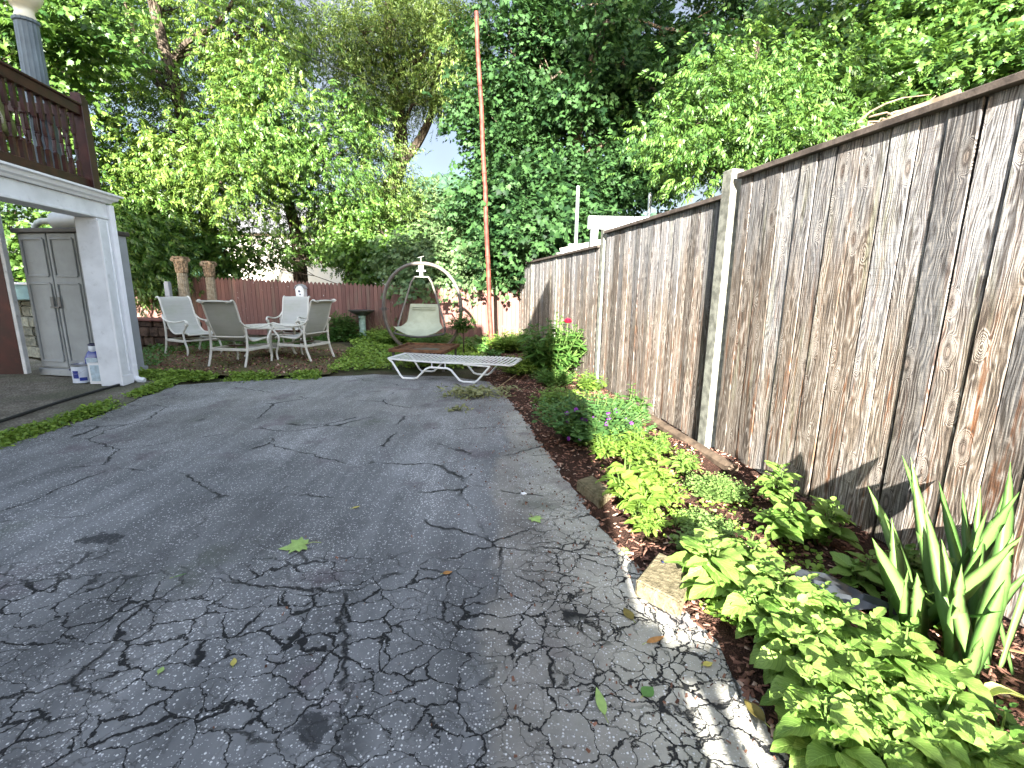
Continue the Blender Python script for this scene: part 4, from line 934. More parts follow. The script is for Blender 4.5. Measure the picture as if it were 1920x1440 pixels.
# ------------------------------------------------------------------ trees
def bark(name, a, b):
    k = NT(name); o = k.obj(); n = k.noise(k.scale(o, (6, 6, 1.2)), 3, 6, .7); v = k.voro(k.scale(o, (9, 9, 2)), 1.6, 'DISTANCE_TO_EDGE')
    col = k.mix(a, b, k.mr(n, .3, .7)); col = k.mix(tuple(x*.4 for x in a), col, k.mr(v, 0, .15)); k.bump(k.math('ADD', n, v), 1, .04); return k.fin(col, .95, .1)
M_bark = bark('dark_bark', (.040, .030, .022), (.12, .095, .07)); M_bark2 = bark('pale_bark', (.09, .07, .052), (.24, .19, .14))
LM = {
 'lime': leaf_mat('yellow_green_leaf', (.030, .078, .010), (.155, .225, .042), .28, tr=(.26, .40, .06)),
 'willow': leaf_mat('willow_green_leaf', (.034, .075, .014), (.155, .212, .050), .28, tr=(.28, .38, .06)),
 'mid': leaf_mat('mid_green_leaf', (.018, .056, .009), (.100, .180, .032), .26, tr=(.2, .36, .05)),
 'dark': leaf_mat('maple_green_leaf', (.004, .017, .005), (.050, .110, .032), .18, rough=.55, tr=(.10, .22, .04), spec=.15),  # wide leaf tone range; near-black end imitates shade between lit clusters
 'pale': leaf_mat('pale_green_leaf', (.040, .085, .028), (.135, .195, .080), .24, tr=(.26, .36, .12)),
}
def wander(a, b, n, amp, seed):
    r = random.Random(seed); a = Vector(a); b = Vector(b); out = []
    off = Vector((0, 0, 0))
    for i in range(n+1):
        t = i/n; off = off*.7 + Vector((r.gauss(0, amp), r.gauss(0, amp), r.gauss(0, amp*.5))); out.append(a.lerp(b, t)+off*math.sin(math.pi*t))
    return out
def make_tree(name, label, trunk, r0, blobs, spr, mat, barkm, ll=1.0, group=None, seed=1, cat='tree', ncl=1.0, dens=26, limb=True, ny=-.35, cs=1.0):
    """trunk: list of points; blobs: (px, py, Y, rx_px, ry_px, clusters) give the places of the foliage masses"""
    r = np.random.default_rng(seed); base = Vector(trunk[0])
    t = thing(name, label, cat, base, 0, group)
    m = MB(); tp = [Vector(p) for p in trunk]; n = len(tp)
    pts = smooth_path(tp, 5) if n > 2 else wander(tp[0], tp[-1], 8, .08, seed)
    rr = [r0*(1.25 if i == 0 else 1)*(1-.55*i/(len(pts)-1)) for i in range(len(pts))]; m.tube(pts, rr, 12)
    S_ = Scat()
    for bi, (px, py, Y, rx, ry, nc) in enumerate(blobs):
        world_ = Y < 0; c = Vector((px, Y, py)) if world_ else aty(px, py, Y); R_ = np.array([rx, rx*.8, ry]) if world_ else np.array([rx/FPX*Y, rx/FPX*Y*.8, ry/FPX*Y]); nc = int(nc*ncl)
        cands = [p for p in pts if p.z < c.z+.3 and p.z > .6] or pts[-1:]
        st = min(cands, key=lambda p: (p-c).length + .5*abs(p.z-(c.z-R_[2]))); i0 = pts.index(st)
        if limb:
            lp_ = wander(st, c, 7, .10*min(2, (c-st).length), seed*31+bi); rl = min(rr[i0]*.62, .035+.02*(c-st).length); m.tube(lp_, [rl*(1-.75*q/7) for q in range(8)], 7)
        u = r.normal(size=(nc, 3)); u /= np.linalg.norm(u, axis=1, keepdims=True); rad = r.random(nc)**.42
        C = np.array(c)+u*rad[:, None]*R_
        for q in range(nc):
            if limb and q % 2 == 0:
                a = lp_[3+q % 5] if q % 3 else c; w_ = wander(a, Vector(C[q]), 4, .06, seed*77+q); m.tube(w_, [.018, .014, .010, .007, .004], 4)
            k = int(dens*r.uniform(.6, 1.4)); sz = r.uniform(.75, 1.25)*(.36 if Y > 8 else .25)*cs
            P = C[q]+r.normal(size=(k, 3))*np.array([sz, sz, sz*.55])
            outw = P-np.array(c); outw[:, 2] *= .4
            D = outw/np.maximum(np.linalg.norm(outw, axis=1, keepdims=True), 1e-3)*.7 + r.normal(size=(k, 3))*.55 + np.array([0, -.12, -.22])
            Nn = r.normal(size=(k, 3))*.5+np.array([0, ny, 1.0])
            base_t = r.uniform(.05, .95); ti = np.clip(base_t+r.normal(0, .25, k), .02, .98)
            S_.put(spr[int(r.integers(len(spr)))], frames(D, Nn), P, np.full(k, ll)*r.uniform(.8, 1.2, k), ti)
    m.build('trunk', barkm, t, world=True, smooth=True)
    S_.build('crown', mat, t); return t
def G(px, Y): p = aty(px, 560, Y); return Vector((p.x, Y, -.03))
def A(px, py, Y): return aty(px, py, Y)
make_tree('maple_tree', 'leafy dark green tree rising behind the lamp post at the far upper left', [G(-150, 11), A(-150, 200, 11), A(-90, -60, 11)], .22,
  [(60, 60, 10.5, 120, 90, 26), (-30, 160, 10.5, 120, 110, 22), (150, 40, 11, 80, 70, 18), (40, 230, 11.5, 130, 90, 20), (130, 150, 12, 60, 60, 8), (20, 430, 12.5, 90, 110, 26), (50, 520, 12.4, 60, 70, 16)], SP_MAP, LM['mid'], M_bark, .9, 'trees beyond the fences', 3)
make_tree('ash_tree', 'large yellow-green tree with long drooping leaves and a dark forked trunk behind the stone columns', [G(396, 14.2), A(392, 440, 14.2), A(372, 330, 13.6), A(330, 170, 12.7), A(300, 60, 12.6), A(262, -120, 12.8)], .22,
  [(330, 250, 13, 120, 90, 40), (270, 120, 13.6, 90, 70, 26), (440, 60, 13.4, 110, 90, 40), (250, 330, 12.6, 100, 80, 34), (420, 330, 12.6, 110, 80, 36), (520, 60, 13.8, 70, 80, 20), (330, 20, 13.5, 110, 60, 26), (250, 440, 12.8, 70, 80, 26), (340, 430, 13.2, 90, 70, 20), (480, 190, 13.2, 90, 70, 24)], SP_PIN, LM['lime'], M_bark, .86, 'trees beyond the fences', 5, dens=36)
make_tree('ash_tree', 'rounded green tree with a dark trunk forking low, directly behind the patio table', [G(566, 15), A(562, 500, 15), A(556, 440, 15), A(530, 330, 14.8), A(520, 220, 14.8)], .24,
  [(520, 260, 13.4, 110, 80, 40), (450, 220, 13.6, 70, 60, 18), (610, 300, 13.8, 90, 70, 28), (600, 380, 14.6, 100, 50, 18), (490, 360, 14.4, 70, 50, 12), (640, 230, 14, 60, 60, 12), (660, 420, 14.2, 60, 50, 14), (490, 455, 15.5, 50, 36, 9), (610, 455, 15.5, 60, 36, 12), (560, 410, 15.2, 60, 30, 8), (520, 480, 14.6, 34, 26, 7), (640, 465, 14.8, 40, 30, 9)], SP_PIN, LM['mid'], M_bark, .84, 'trees beyond the fences', 8, dens=34)
make_tree('locust_tree', 'tall fine-leaved tree with a leaning forked trunk, just left of the rusty pole', [G(662, 15.5), A(668, 470, 15.5), A(700, 400, 15.5), A(738, 340, 15.4), A(752, 280, 15.3), A(745, 190, 15.2), A(728, 100, 15.2), A(735, -40, 15.2)], .30,
  [(740, 40, 14.6, 100, 60, 34), (680, 150, 14.8, 50, 70, 16), (810, 120, 14.8, 55, 80, 22), (640, 90, 15, 60, 60, 10), (850, 50, 14.5, 60, 80, 26), (700, 260, 14.6, 45, 60, 14), (730, 330, 14.9, 35, 60, 16), (830, 190, 15, 35, 35, 9), (780, -60, 14.5, 120, 60, 30), (680, 400, 14.6, 60, 70, 30), (760, 100, 16.2, 110, 80, 34), (680, 60, 14, 70, 70, 18), (860, 110, 14, 45, 70, 18), (700, 200, 16, 60, 70, 18)], SP_WIL, LM['willow'], M_bark, 1.15, 'trees beyond the fences', 12, dens=36)
at_ = bpy.data.objects['ash_tree']
for P_ in ([(318, 120, 12.7), (350, 80, 12.6), (410, 40, 12.7), (450, -20, 12.8)], [(335, 190, 12.7), (290, 150, 12.6), (250, 60, 12.6), (225, -20, 12.7)], [(372, 330, 13.5), (420, 260, 13.2), (440, 180, 13), (452, 90, 13)]):
    mm = MB(); pp_ = smooth_path([A(*q) for q in P_], 4); mm.tube(pp_, [.09-.0045*i for i in range(len(pp_))], 8); mm.build('limb', M_bark, at_, world=True, smooth=True)
lt = bpy.data.objects['locust_tree']
mm = MB(); mm.tube(smooth_path([A(757, 300, 15.3), A(782, 270, 15.2), A(808, 215, 15.1), A(815, 150, 15), A(830, 60, 15)], 4), [.15-.006*i for i in range(17)], 8); mm.build('limb', M_bark, lt, world=True, smooth=True)
make_tree('maple_tree', 'huge dark green maple towering over the far and middle fence sections', [G(1075, 13.2), A(1080, 330, 13), A(1086, 215, 12.2), A(1112, 110, 12.0), A(1140, 20, 12.0), A(1150, -80, 12.2)], .15,
  [(960, 100, 13, 80, 90, 34), (940, 240, 13, 80, 80, 32), (1030, 120, 13.4, 70, 90, 28), (1010, 340, 12.4, 90, 70, 34), (1080, 270, 13.2, 80, 70, 26), (1160, 200, 13.2, 80, 80, 26), (1180, 330, 12.0, 90, 60, 30), (1100, 380, 11.8, 90, 60, 28), (1250, 90, 13.6, 90, 90, 26), (930, 400, 12.6, 70, 70, 26), (1000, 450, 12, 60, 45, 18), (1350, 40, 14, 90, 80, 22), (1260, 230, 13, 80, 70, 22), (1180, 60, 14.6, 90, 90, 26), (1060, 20, 14.4, 110, 60, 26), (1330, 160, 14.6, 110, 80, 26), (1130, 40, 11.6, 45, 40, 7), (1085, 170, 11.6, 40, 40, 7), (1170, 110, 11.8, 50, 40, 9)], SP_MAP, LM['dark'], M_bark2, .86, 'trees beyond the fences', 15, dens=38, ny=.12, cs=.85)
make_tree('boxelder_tree', 'leafy tree with long narrow leaflets spilling over the step of the tall fence', [G(1420, 8.6), A(1410, 360, 8.6), A(1400, 220, 8.6), A(1420, 80, 8.7)], .11,
  [(1340, 180, 7.6, 80, 55, 26), (1290, 250, 7.4, 70, 50, 22), (1420, 150, 7.8, 80, 60, 26), (1390, 270, 7.2, 80, 45, 26), (1490, 200, 7.4, 80, 60, 26), (1320, 320, 7.2, 60, 30, 12), (1470, 290, 6.8, 70, 30, 16), (1530, 250, 6.6, 50, 30, 10)], SP_PIN, LM['mid'], M_bark, .60, 'trees beyond the fences', 18, dens=26)
make_tree('maple_tree', 'yellow-green tree spreading above the near fence section at the upper right', [G(1760, 9.5), A(1760, 200, 9.5), A(1740, 60, 9.5), A(1700, -120, 9.5)], .15,
  [(1620, 60, 8.8, 100, 70, 34), (1740, 60, 8.4, 100, 80, 34), (1860, 60, 8.0, 100, 80, 34), (1560, 160, 8.2, 70, 60, 22), (1680, 160, 7.6, 90, 50, 28), (1800, 150, 7.0, 90, 45, 26), (1900, 120, 6.4, 70, 50, 22), (1620, 240, 7.2, 70, 30, 14), (1500, 40, 9.2, 80, 60, 22), (1960, 20, 7, 80, 80, 16), (1700, -40, 8.5, 150, 50, 24)], SP_MAP, LM['mid'], M_bark, .62, 'trees beyond the fences', 21, dens=26)
make_tree('shade_caster_tree', 'unseen open-crowned tree added behind the house to dapple the back trees with shade', [Vector((4, -8, 0)), Vector((4.1, -8, 5)), Vector((3.9, -8, 10)), Vector((4, -8, 14))], .35,  # added out of view to throw dappled shade on the back trees
  [(1.5, 13.2, -8, 1.5, 1.0, 10), (4.2, 12.4, -8, 1.6, 1.1, 14), (6.8, 13.4, -8, 1.4, 1.2, 12), (3.2, 15.6, -8, 1.7, 1.1, 12), (6.2, 16.4, -8.5, 1.8, 1.1, 12), (9.2, 12.2, -8, 1.5, .9, 10), (8.6, 14.8, -8, 1.3, 1.0, 8), (-1.6, 15.4, -8, 1.2, .9, 7), (-4.8, 14.6, -8.5, 1.5, .8, 8), (.6, 17.6, -8.5, 1.5, 1.0, 8), (-7.6, 16.6, -9, 1.5, 1.0, 8), (11.5, 15, -8, 1.6, 1.4, 12)], SP_MAP, LM['dark'], M_bark, 1.9, None, 91, dens=30)
# shrubs and climbers beyond the back fence
def shrub(name, label, base, blobs, spr, mat, ll=1.0, seed=30, group='shrubs along the fences', dens=26, cat='shrub'):
    return make_tree(name, label, [base, base+Vector((.05, 0, .9))], .05, blobs, spr, mat, M_bark, ll, group, seed, cat, 1, dens)
shrub('shrub', 'pale green shrub behind the swing and the picket fence', G(800, 16.5), [(790, 400, 16.5, 60, 45, 26), (850, 430, 16, 60, 50, 26), (760, 450, 15.5, 60, 50, 24), (820, 480, 15, 60, 40, 24), (720, 490, 15, 40, 40, 16)], SP_MAP, LM['pale'], 1.0, 31)
shrub('shrub', 'dark green bushy shrub beside the white carport post', G(265, 12.2), [(250, 470, 12, 60, 60, 26), (230, 400, 12, 50, 60, 22), (300, 480, 12.2, 50, 50, 20), (290, 400, 12.4, 60, 50, 20), (270, 530, 12.2, 50, 30, 14)], SP_PIN, LM['mid'], .95, 34)
shrub('shrub', 'shady green shrub in front of the cream house wall', G(690, 14), [(680, 480, 13.8, 46, 44, 12), (720, 440, 14, 40, 50, 12), (420, 470, 13.6, 40, 50, 12)], SP_MAP, LM['mid'], .9, 37)
shrub('climbing_vine', 'leafy maple-like vine hanging over the picket fence behind the swing', Vector((-1.7, 13.1, 0)), [(770, 495, 13, 36, 26, 18), (810, 485, 13, 36, 30, 20), (850, 490, 13, 40, 32, 22), (890, 485, 13, 40, 36, 22), (940, 485, 12.8, 40, 36, 22), (795, 535, 12.0, 20, 10, 4), (890, 535, 11.9, 24, 8, 4), (935, 528, 11.9, 20, 10, 3)], SP_MAP, LM['pale'], .8, 40, cat='vine')
shrub('shrub', 'green maple shrub leaning over the far fence section beside the rusty pole', Vector((.9, 12.4, 0)), [(990, 450, 11.4, 50, 40, 22), (1050, 430, 10.6, 60, 40, 24), (1000, 380, 11.5, 60, 50, 24), (960, 470, 11.6, 40, 40, 16)], SP_MAP, LM['dark'], .95, 43)
# brush heap on the near fence top
bs = MB()
for i in range(36):
    p = aty(random.uniform(1600, 1780), random.uniform(215, 260), random.uniform(4.2, 4.9)); a = random.uniform(-.5, .7)
    q = p+Vector((math.cos(a)*random.uniform(.2, .6), random.gauss(0, .2), random.uniform(-.05, .22))); bs.tube(wander(p, q, 4, .03, i), [.010, .009, .007, .005, .003], 5)
bs.tube(wander(aty(1560, 275, 4.8), aty(1800, 175, 4.0), 8, .03, 99), .035, 8)
brush = bs.build('dead_branches', plain('dead_wood', (.17, .13, .09), .9, .1, var=.4, sc=8), smooth=True)
tag(brush, 'tangle of dead grey-brown branches lodged just beyond the near fence cap', 'branches', kind='stuff')
# ------------------------------------------------------------------ bed plants
LF_MINT = leaf_grid(8, 3, .62, .78, .22, .45, .06, wave=.6); LF_LANCE = leaf_grid(7, 2, .36, .8, .25, .45, .03); LF_ROUND = leaf_grid(4, 2, .85, .85, .15, .3)
LF_SMALL = leaf_grid(3, 1, .5, .8, .2, .3); LF_IRIS = None
PM = {
 'mint': leaf_mat('mint_leaf', (.080, .175, .025), (.235, .350, .080), .24, True, .45, (.30, .46, .08)),
 'salvia': leaf_mat('soft_green_leaf', (.095, .190, .032), (.20, .31, .065), .28, True, .42, (.26, .42, .08)),
 'lime': leaf_mat('lime_leaf', (.115, .215, .028), (.215, .325, .060), .3, True, .42, (.40, .52, .07)),
 'geranium': leaf_mat('geranium_leaf', (.040, .110, .028), (.085, .175, .050), .25, False, .5, (.14, .28, .05)),
 'peony': leaf_mat('peony_leaf', (.035, .095, .020), (.085, .175, .035), .25, True, .35, (.18, .34, .06)),
 'oregano': leaf_mat('oregano_leaf', (.110, .200, .050), (.200, .300, .085), .28, False, .5, (.30, .42, .11)),
 'weed': leaf_mat('weed_leaf', (.075, .160, .020), (.30, .42, .070), .3, False, .5, (.28, .40, .06)),
 'iris': leaf_mat('iris_blade', (.070, .165, .035), (.140, .250, .065), .22, False, .42, (.16, .28, .10)),
}
M_stem = plain('green_stem', (.09, .15, .035), .6, .3, var=.2)
def leafy(name, label, cat, base, leaf, mat, nst, hgt, spread, ll, pairs=5, rise=.25, group=None, seed=0, cluster_top=3, lean=(0, 0), stems=True, flat=0.0):
    """a bushy plant: stems fan out of the base, leaves sit on them in crossed pairs"""
    r = np.random.default_rng(seed+100); t = thing(name, label, cat, base, 0, group); m = MB(); S_ = Scat(); P = []; D = []; N_ = []; Z = []
    for i in range(nst):
        a = r.uniform(0, 6.283); q = r.random()**.6*spread; h = hgt*r.uniform(.65, 1.1)*(1-.35*q/max(spread, 1e-6))
        top = np.array([math.cos(a)*q+lean[0], math.sin(a)*q+lean[1], h]); b0_ = top*np.array([.25, .25, 0]); mid = (b0_+top)/2+np.array([0, 0, h*.1])
        pts = [b0_, mid*.6+b0_*.4, mid*.6+top*.4, top]
        if stems: m.tube([tuple(p) for p in pts], [ll*.05, ll*.045, ll*.035, ll*.02], 5)
        np_ = pairs
        for k in range(np_):
            f = .30+.70*k/max(1, np_-1); p = b0_*(1-f)**2+2*f*(1-f)*mid+top*f*f; aa = r.uniform(0, .5)+k*1.5708
            sc_ = ll*(.62+.55*math.sin(math.pi*min(1, f*.85+.1)))*r.uniform(.6, 1.2)
            if k == np_-1: sc_ *= .55
            for s_ in (0, math.pi):
                d = np.array([math.cos(aa+s_), math.sin(aa+s_), rise+(.5 if k == np_-1 else 0)+r.normal(0, .15)]); P.append(p+d*.015); D.append(d); N_.append([r.normal(0, .2), r.normal(0, .2), 1]); Z.append(sc_)
            if k == np_-1:
                for s_ in (.8, 2.4, 3.9, 5.5): d = np.array([math.cos(aa+s_), math.sin(aa+s_), rise+.9]); P.append(p); D.append(d); N_.append([0, 0, 1]); Z.append(sc_*.6)
    P = np.array(P); Z = np.array(Z); tn = np.clip(r.uniform(.3, .7)+r.normal(0, .3, len(P)), .02, .97)
    S_.put(leaf, frames(np.array(D), np.array(N_)), P+np.array(base), Z, tn)
    if stems: m.build('stem', M_stem, t, smooth=True)
    S_.build('foliage', mat, t, smooth=True); return t
def B(px, py):
    p = gp(px, py, .03); return Vector((p.x, p.y, max(0, bed_h(p.x, p.y)*.8)))
def Bz(px, py, z):       # base of a plant whose middle, z above the ground, shows at this place
    p = gp(px, py, z); return Vector((p.x, p.y, max(0, bed_h(p.x, p.y)*.8)))
GM = 'leafy mint-like plants filling the near end of the bed'
mint_spots = [((1345, 1075), .20, .10, .105, 'big-leaved mint plant just right of the drilled stone block'), ((1430, 1110), .22, .12, .10, 'big-leaved mint plant between the drilled block and the black plastic strip'),
 ((1480, 1200), .22, .12, .085, 'mint plant at the driveway edge below the drilled block'), ((1540, 1170), .24, .12, .09, 'tall mint plant on the left side of the black plastic strip'),
 ((1520, 1290), .20, .12, .075, 'mint plant leaning onto the sunlit stripes of the driveway'), ((1600, 1260), .24, .13, .08, 'mint plant in the middle of the near mint patch'),
 ((1690, 1270), .24, .11, .085, 'mint plant on the mulch side of the near mint patch'), ((1560, 1390), .20, .12, .075, 'mint plant at the bottom edge beside the driveway corner'),
 ((1650, 1370), .24, .13, .075, 'mint plant in the bottom middle of the near mint patch'), ((1740, 1380), .24, .12, .085, 'mint plant below the iris at the bottom of the photo'),
 ((1800, 1420), .20, .10, .08, 'mint plant lowest and furthest right in the near patch'), ((1620, 1440), .18, .12, .07, 'mint plant cut off by the bottom of the photo'), ((1390, 1045), .20, .11, .09, 'mint plant between the oregano mound and the black plastic strip'), ((1450, 1160), .18, .10, .07, 'shorter mint plant in front of the drilled block, at the driveway edge')]
for i, (p, h, sp, ll, lab) in enumerate(mint_spots):
    leafy('mint_plant', lab, 'plant', Bz(p[0], p[1], h*.55), LF_MINT, PM['mint'], 7, h*1.1, sp*1.2, ll*1.38, 5, .12, GM, i)
leafy('herb_plant', 'small shaded leafy plant at the right frame edge below the iris', 'plant', Bz(1880, 1370, .06), LF_MINT, PM['peony'], 5, .12, .09, .09, 3, .15, None, 41)
leafy('herb_plant', 'low dark-leaved sprout at the foot of the iris clump', 'plant', Bz(1760, 1300, .05), LF_MINT, PM['peony'], 4, .09, .07, .085, 3, .2, None, 42)
GS = 'upright soft-leaved perennials along the fence foot'
for i, (p, h, sp, ll, ns, lab) in enumerate([((1457, 925), .20, .05, .075, 4, 'lone upright perennial against the fence, furthest from the iris'), ((1480, 985), .22, .11, .07, 7, 'bushy soft-leaved perennial above the black plastic strip'), ((1545, 1000), .20, .08, .07, 6, 'soft-leaved perennial nearest the shadow of the iris on the fence'),
     ((1620, 1085), .14, .06, .062, 4, 'small perennial alone in dark mulch left of the iris'), ((1705, 950), .38, .07, .07, 6, 'tall perennial standing behind the iris against the fence'), ((1720, 1085), .22, .08, .065, 7, 'perennial half shaded by the left iris blades'), ((1740, 1150), .14, .07, .06, 5, 'low perennial under the left iris blades')]):
    leafy('perennial_plant', lab, 'plant', Bz(p[0], p[1], h*.6), LF_LANCE if i in (4,) else LF_MINT, PM['salvia'], ns, h*1.3, sp*1.25, ll*1.5, 5, .25, GS, 60+i)
GL = 'lime-green plants in the bed'
LIME = [((1172, 900), .17, 8, .28, .13, .115, LF_MINT, 'lime', 4, 'large lime-green leafy plant just behind the rough stone block'),
 ((1215, 880), .17, 8, .30, .13, .115, LF_MINT, 'lime', 4, 'broad-leaved lime plant on the fence side of the largest one'),
 ((1195, 940), .12, 6, .22, .11, .10, LF_MINT, 'lime', 4, 'lower broad-leaved lime plant spilling over the end of the rough block'),
 ((1190, 840), .14, 40, .27, .22, .075, LF_LANCE, 'lime', 6, 'feathery lime-green plant touching the purple geranium'),
 ((1130, 850), .10, 26, .20, .14, .065, LF_LANCE, 'lime', 5, 'feathery lime tuft at the driveway edge below the purple geranium'),
 ((1240, 920), .10, 26, .20, .15, .065, LF_LANCE, 'lime', 5, 'narrow-leaved lime plant between the broad lime leaves and the oregano'),
 ((1215, 985), .06, 16, .13, .11, .055, LF_LANCE, 'lime', 5, 'low lime tuft in the mulch below the rough block'),
 ((1285, 870), .10, 12, .22, .09, .065, LF_LANCE, 'salvia', 5, 'small pale plant with upright leaves near the landscape timber'),
 ((1235, 830), .10, 10, .20, .10, .07, LF_MINT, 'salvia', 4, 'soft green plant between the timber and the feathery lime plant'),
 ((1268, 985), .04, 2, .09, .03, .09, LF_MINT, 'lime', 2, 'single young plant with three broad leaves in the sunlit mulch'),
 ((1105, 722), .12, 34, .28, .22, .06, LF_ROUND, 'lime', 5, 'bright lime clump touching the middle fence section by the peony')]
for i, (p, zz, ns, h, sp, ll, lf, mt, prs, lab) in enumerate(LIME):
    leafy('lime_plant', lab, 'plant', Bz(p[0], p[1], zz), lf, PM[mt], ns, h, sp, ll, prs, .2, GL, 80+i)
leafy('oregano_clump', 'dense round-leaved oregano mound beside the landscape timber', 'plant', Bz(1345, 925, .06), LF_ROUND, PM['oregano'], 150, .14, .20, .028, 6, .3, None, 90)
leafy('oregano_clump', 'lower, looser round-leaved oregano patch in front of the mound', 'plant', Bz(1325, 985, .04), LF_ROUND, PM['oregano'], 110, .09, .18, .026, 5, .3, None, 91)
leafy('oregano_clump', 'small round-leaved oregano tuft between the mound and the drilled block', 'plant', Bz(1310, 1030, .04), LF_ROUND, PM['oregano'], 70, .09, .14, .028, 5, .3, None, 93)
leafy('ground_weed', 'tiny clover-like weeds round the foot of the drilled block', 'weed', Bz(1370, 1150, .03), LF_ROUND, PM['weed'], 40, .06, .13, .024, 4, .3, None, 92)
# geranium with purple flowers
gb = Bz(1112, 800, .16); ge = leafy('geranium_plant', 'rounded dark green geranium bush dotted with small purple flowers', 'flowering plant', gb, LF_ROUND, PM['geranium'], 200, .44, .52, .062, 6, .25, None, 95)
M_purple = plain('purple_petal', (.13, .022, .20), .6, .2, var=.25); M_yc = plain('flower_eye', (.5, .4, .1), .7)
def flower(par, p, r_, nrm, mat, npet=5):
    m = MB(); nrm = Vector(nrm).normalized(); s_ = nrm.orthogonal().normalized(); q = nrm.cross(s_)
    for k in range(npet):
        a = k*2*math.pi/npet; d = s_*math.cos(a)+q*math.sin(a); e = nrm.cross(d); b_ = Vector(p)
        m.add([b_, b_+d*r_*.6+e*r_*.38+nrm*r_*.12, b_+d*r_+nrm*r_*.05, b_+d*r_*.6-e*r_*.38+nrm*r_*.12], [(0, 1, 2, 3)])
    m.lathe([(r_*.16, 0), (r_*.18, r_*.1), (r_*.05, r_*.18)], c=tuple(p), n=8); return m.build('flower', mat, par, world=True)
for px, py in [(1155, 770), (1098, 788), (1137, 795), (1141, 785), (1124, 794), (1174, 788), (1184, 794), (1063, 775), (1080, 768), (1092, 786), (1066, 822), (1088, 822), (1140, 775), (1064, 790), (1114, 783)]:
    d = ray(px, py); p = Vector((0, 0, CAM_H))+d*((gb.y-.28-.0*px)/d.y) if py > 800 else Vector((0, 0, CAM_H))+d*((gb.y-.16)/d.y)
    flower(ge, p, .022, (random.gauss(0, .3), -1, .6), M_purple)
leafy('geranium_plant', 'paler green leafy geranium without flowers on the driveway side of the purple one', 'plant', Bz(1050, 752, .16), LF_ROUND, PM['salvia'], 80, .34, .32, .062, 5, .25, None, 96)
leafy('hydrangea_plant', 'small broad-leaved plant against the fence behind the purple geranium', 'plant', Bz(1180, 770, .18), LF_MINT, PM['peony'], 16, .38, .18, .095, 5, .15, None, 97)
# peony with one red flower
pbs = gp(1040, 708); pe = leafy('peony_plant', 'tall dark peony bush with one red flower against the far fence section', 'flowering plant', Vector((pbs.x-.02, pbs.y, .03)), LF_LANCE, PM['peony'], 110, .90, .52, .18, 6, .12, None, 99)
fpos = aty(1065, 602, pbs.y-.05); m = MB(); M_redp = plain('red_petal', (.42, .008, .03), .55, .25, var=.3, sc=40)
for ring_, (nn, rr, zz, op) in enumerate(((9, .058, 0, .2), (8, .050, .010, .5), (7, .038, .02, .9), (5, .024, .03, 1.4))):
    for k in range(nn):
        a = k*6.283/nn+ring_*.4; d = Vector((math.cos(a), math.sin(a), op)).normalized(); e = Vector((-math.sin(a), math.cos(a), 0)); b_ = fpos+Vector((0, 0, zz-.02)); w_ = rr*.6
        m.sheet([[b_-e*w_*.2, b_, b_+e*w_*.2], [b_+d*rr*.6-e*w_, b_+d*rr*.6-Vector((0, 0, .012)), b_+d*rr*.6+e*w_], [b_+d*rr*1.1-e*w_*.6+Vector((0, 0, .012)), b_+d*rr*1.12+Vector((0, 0, .006)), b_+d*rr*1.1+e*w_*.6+Vector((0, 0, .012))]])
m.build('flower', M_redp, pe, world=True, smooth=True); m = MB(); m.tube([fpos-Vector((0, 0, .02)), fpos-Vector((.02, 0, .2))], .006, 5); m.build('flower_stalk', M_stem, pe, world=True)
# far end of the bed
GF = 'low leafy plants at the far end of the bed'
leafy('groundcover_plant', 'wide low green groundcover at the right end of the lounger', 'plant', Vector((gp(985, 700).x, 6.95, .02)), LF_LANCE, PM['weed'], 150, .30, .55, .085, 5, .35, GF, 110)
leafy('groundcover_plant', 'shaded groundcover clump in front of the peony', 'plant', Vector((gp(1040, 725).x, 6.15, .02)), LF_LANCE, PM['peony'], 70, .26, .36, .085, 5, .3, GF, 111)
leafy('groundcover_plant', 'fresh green ferny clump at the foot of the far fence section', 'plant', Vector((-.15, 9.3, .0)), LF_LANCE, PM['weed'], 90, .45, .45, .11, 6, .35, GF, 112)
leafy('groundcover_plant', 'yellow-green low clump between the lounger and the rusty pole', 'plant', Vector((-.85, 8.3, .0)), LF_SMALL, PM['lime'], 120, .16, .45, .07, 5, .4, GF, 113)
leafy('groundcover_plant', 'green clump growing round the base of the rusty pole', 'plant', Vector((.1, 10.6, .0)), LF_LANCE, PM['salvia'], 60, .40, .4, .11, 5, .35, GF, 114)
sp_ = gp(872, 662); sh_ = leafy('potted_shrub', 'small round-headed shrub on a thin bare stem in front of the swing ring', 'shrub', Vector((sp_.x, 9.0, .45)), LF_LANCE, PM['peony'], 40, .42, .30, .13, 5, .2, None, 116)
sh_.name = 'standard_shrub'; m = MB(); m.tube([(0, 0, -.45), (.02, 0, -.2), (0, 0, .1)], .014, 6); m.build('trunk', M_bark, sh_)
leafy('fence_shrub', 'leafy green bush against the picket fence behind the side-on sling chair', 'shrub', Vector((-4.15, 11.5, 0)), LF_LANCE, PM['peony'], 50, .75, .5, .17, 6, .2, None, 118)
leafy('fence_shrub', 'low leafy plants under the bird bath', 'shrub', Vector((-3.3, 11.6, 0)), LF_LANCE, PM['weed'], 60, .35, .6, .12, 5, .3, None, 119)
leafy('fence_shrub', 'green leafy clump left of the swing base', 'shrub', Vector((-2.75, 10.6, 0)), LF_LANCE, PM['weed'], 90, .40, .55, .11, 5, .3, None, 120)
leafy('fence_shrub', 'low leafy plants below the hanging swing seat', 'shrub', Vector((-1.7, 10.4, 0)), LF_LANCE, PM['peony'], 70, .32, .6, .10, 5, .3, None, 121)
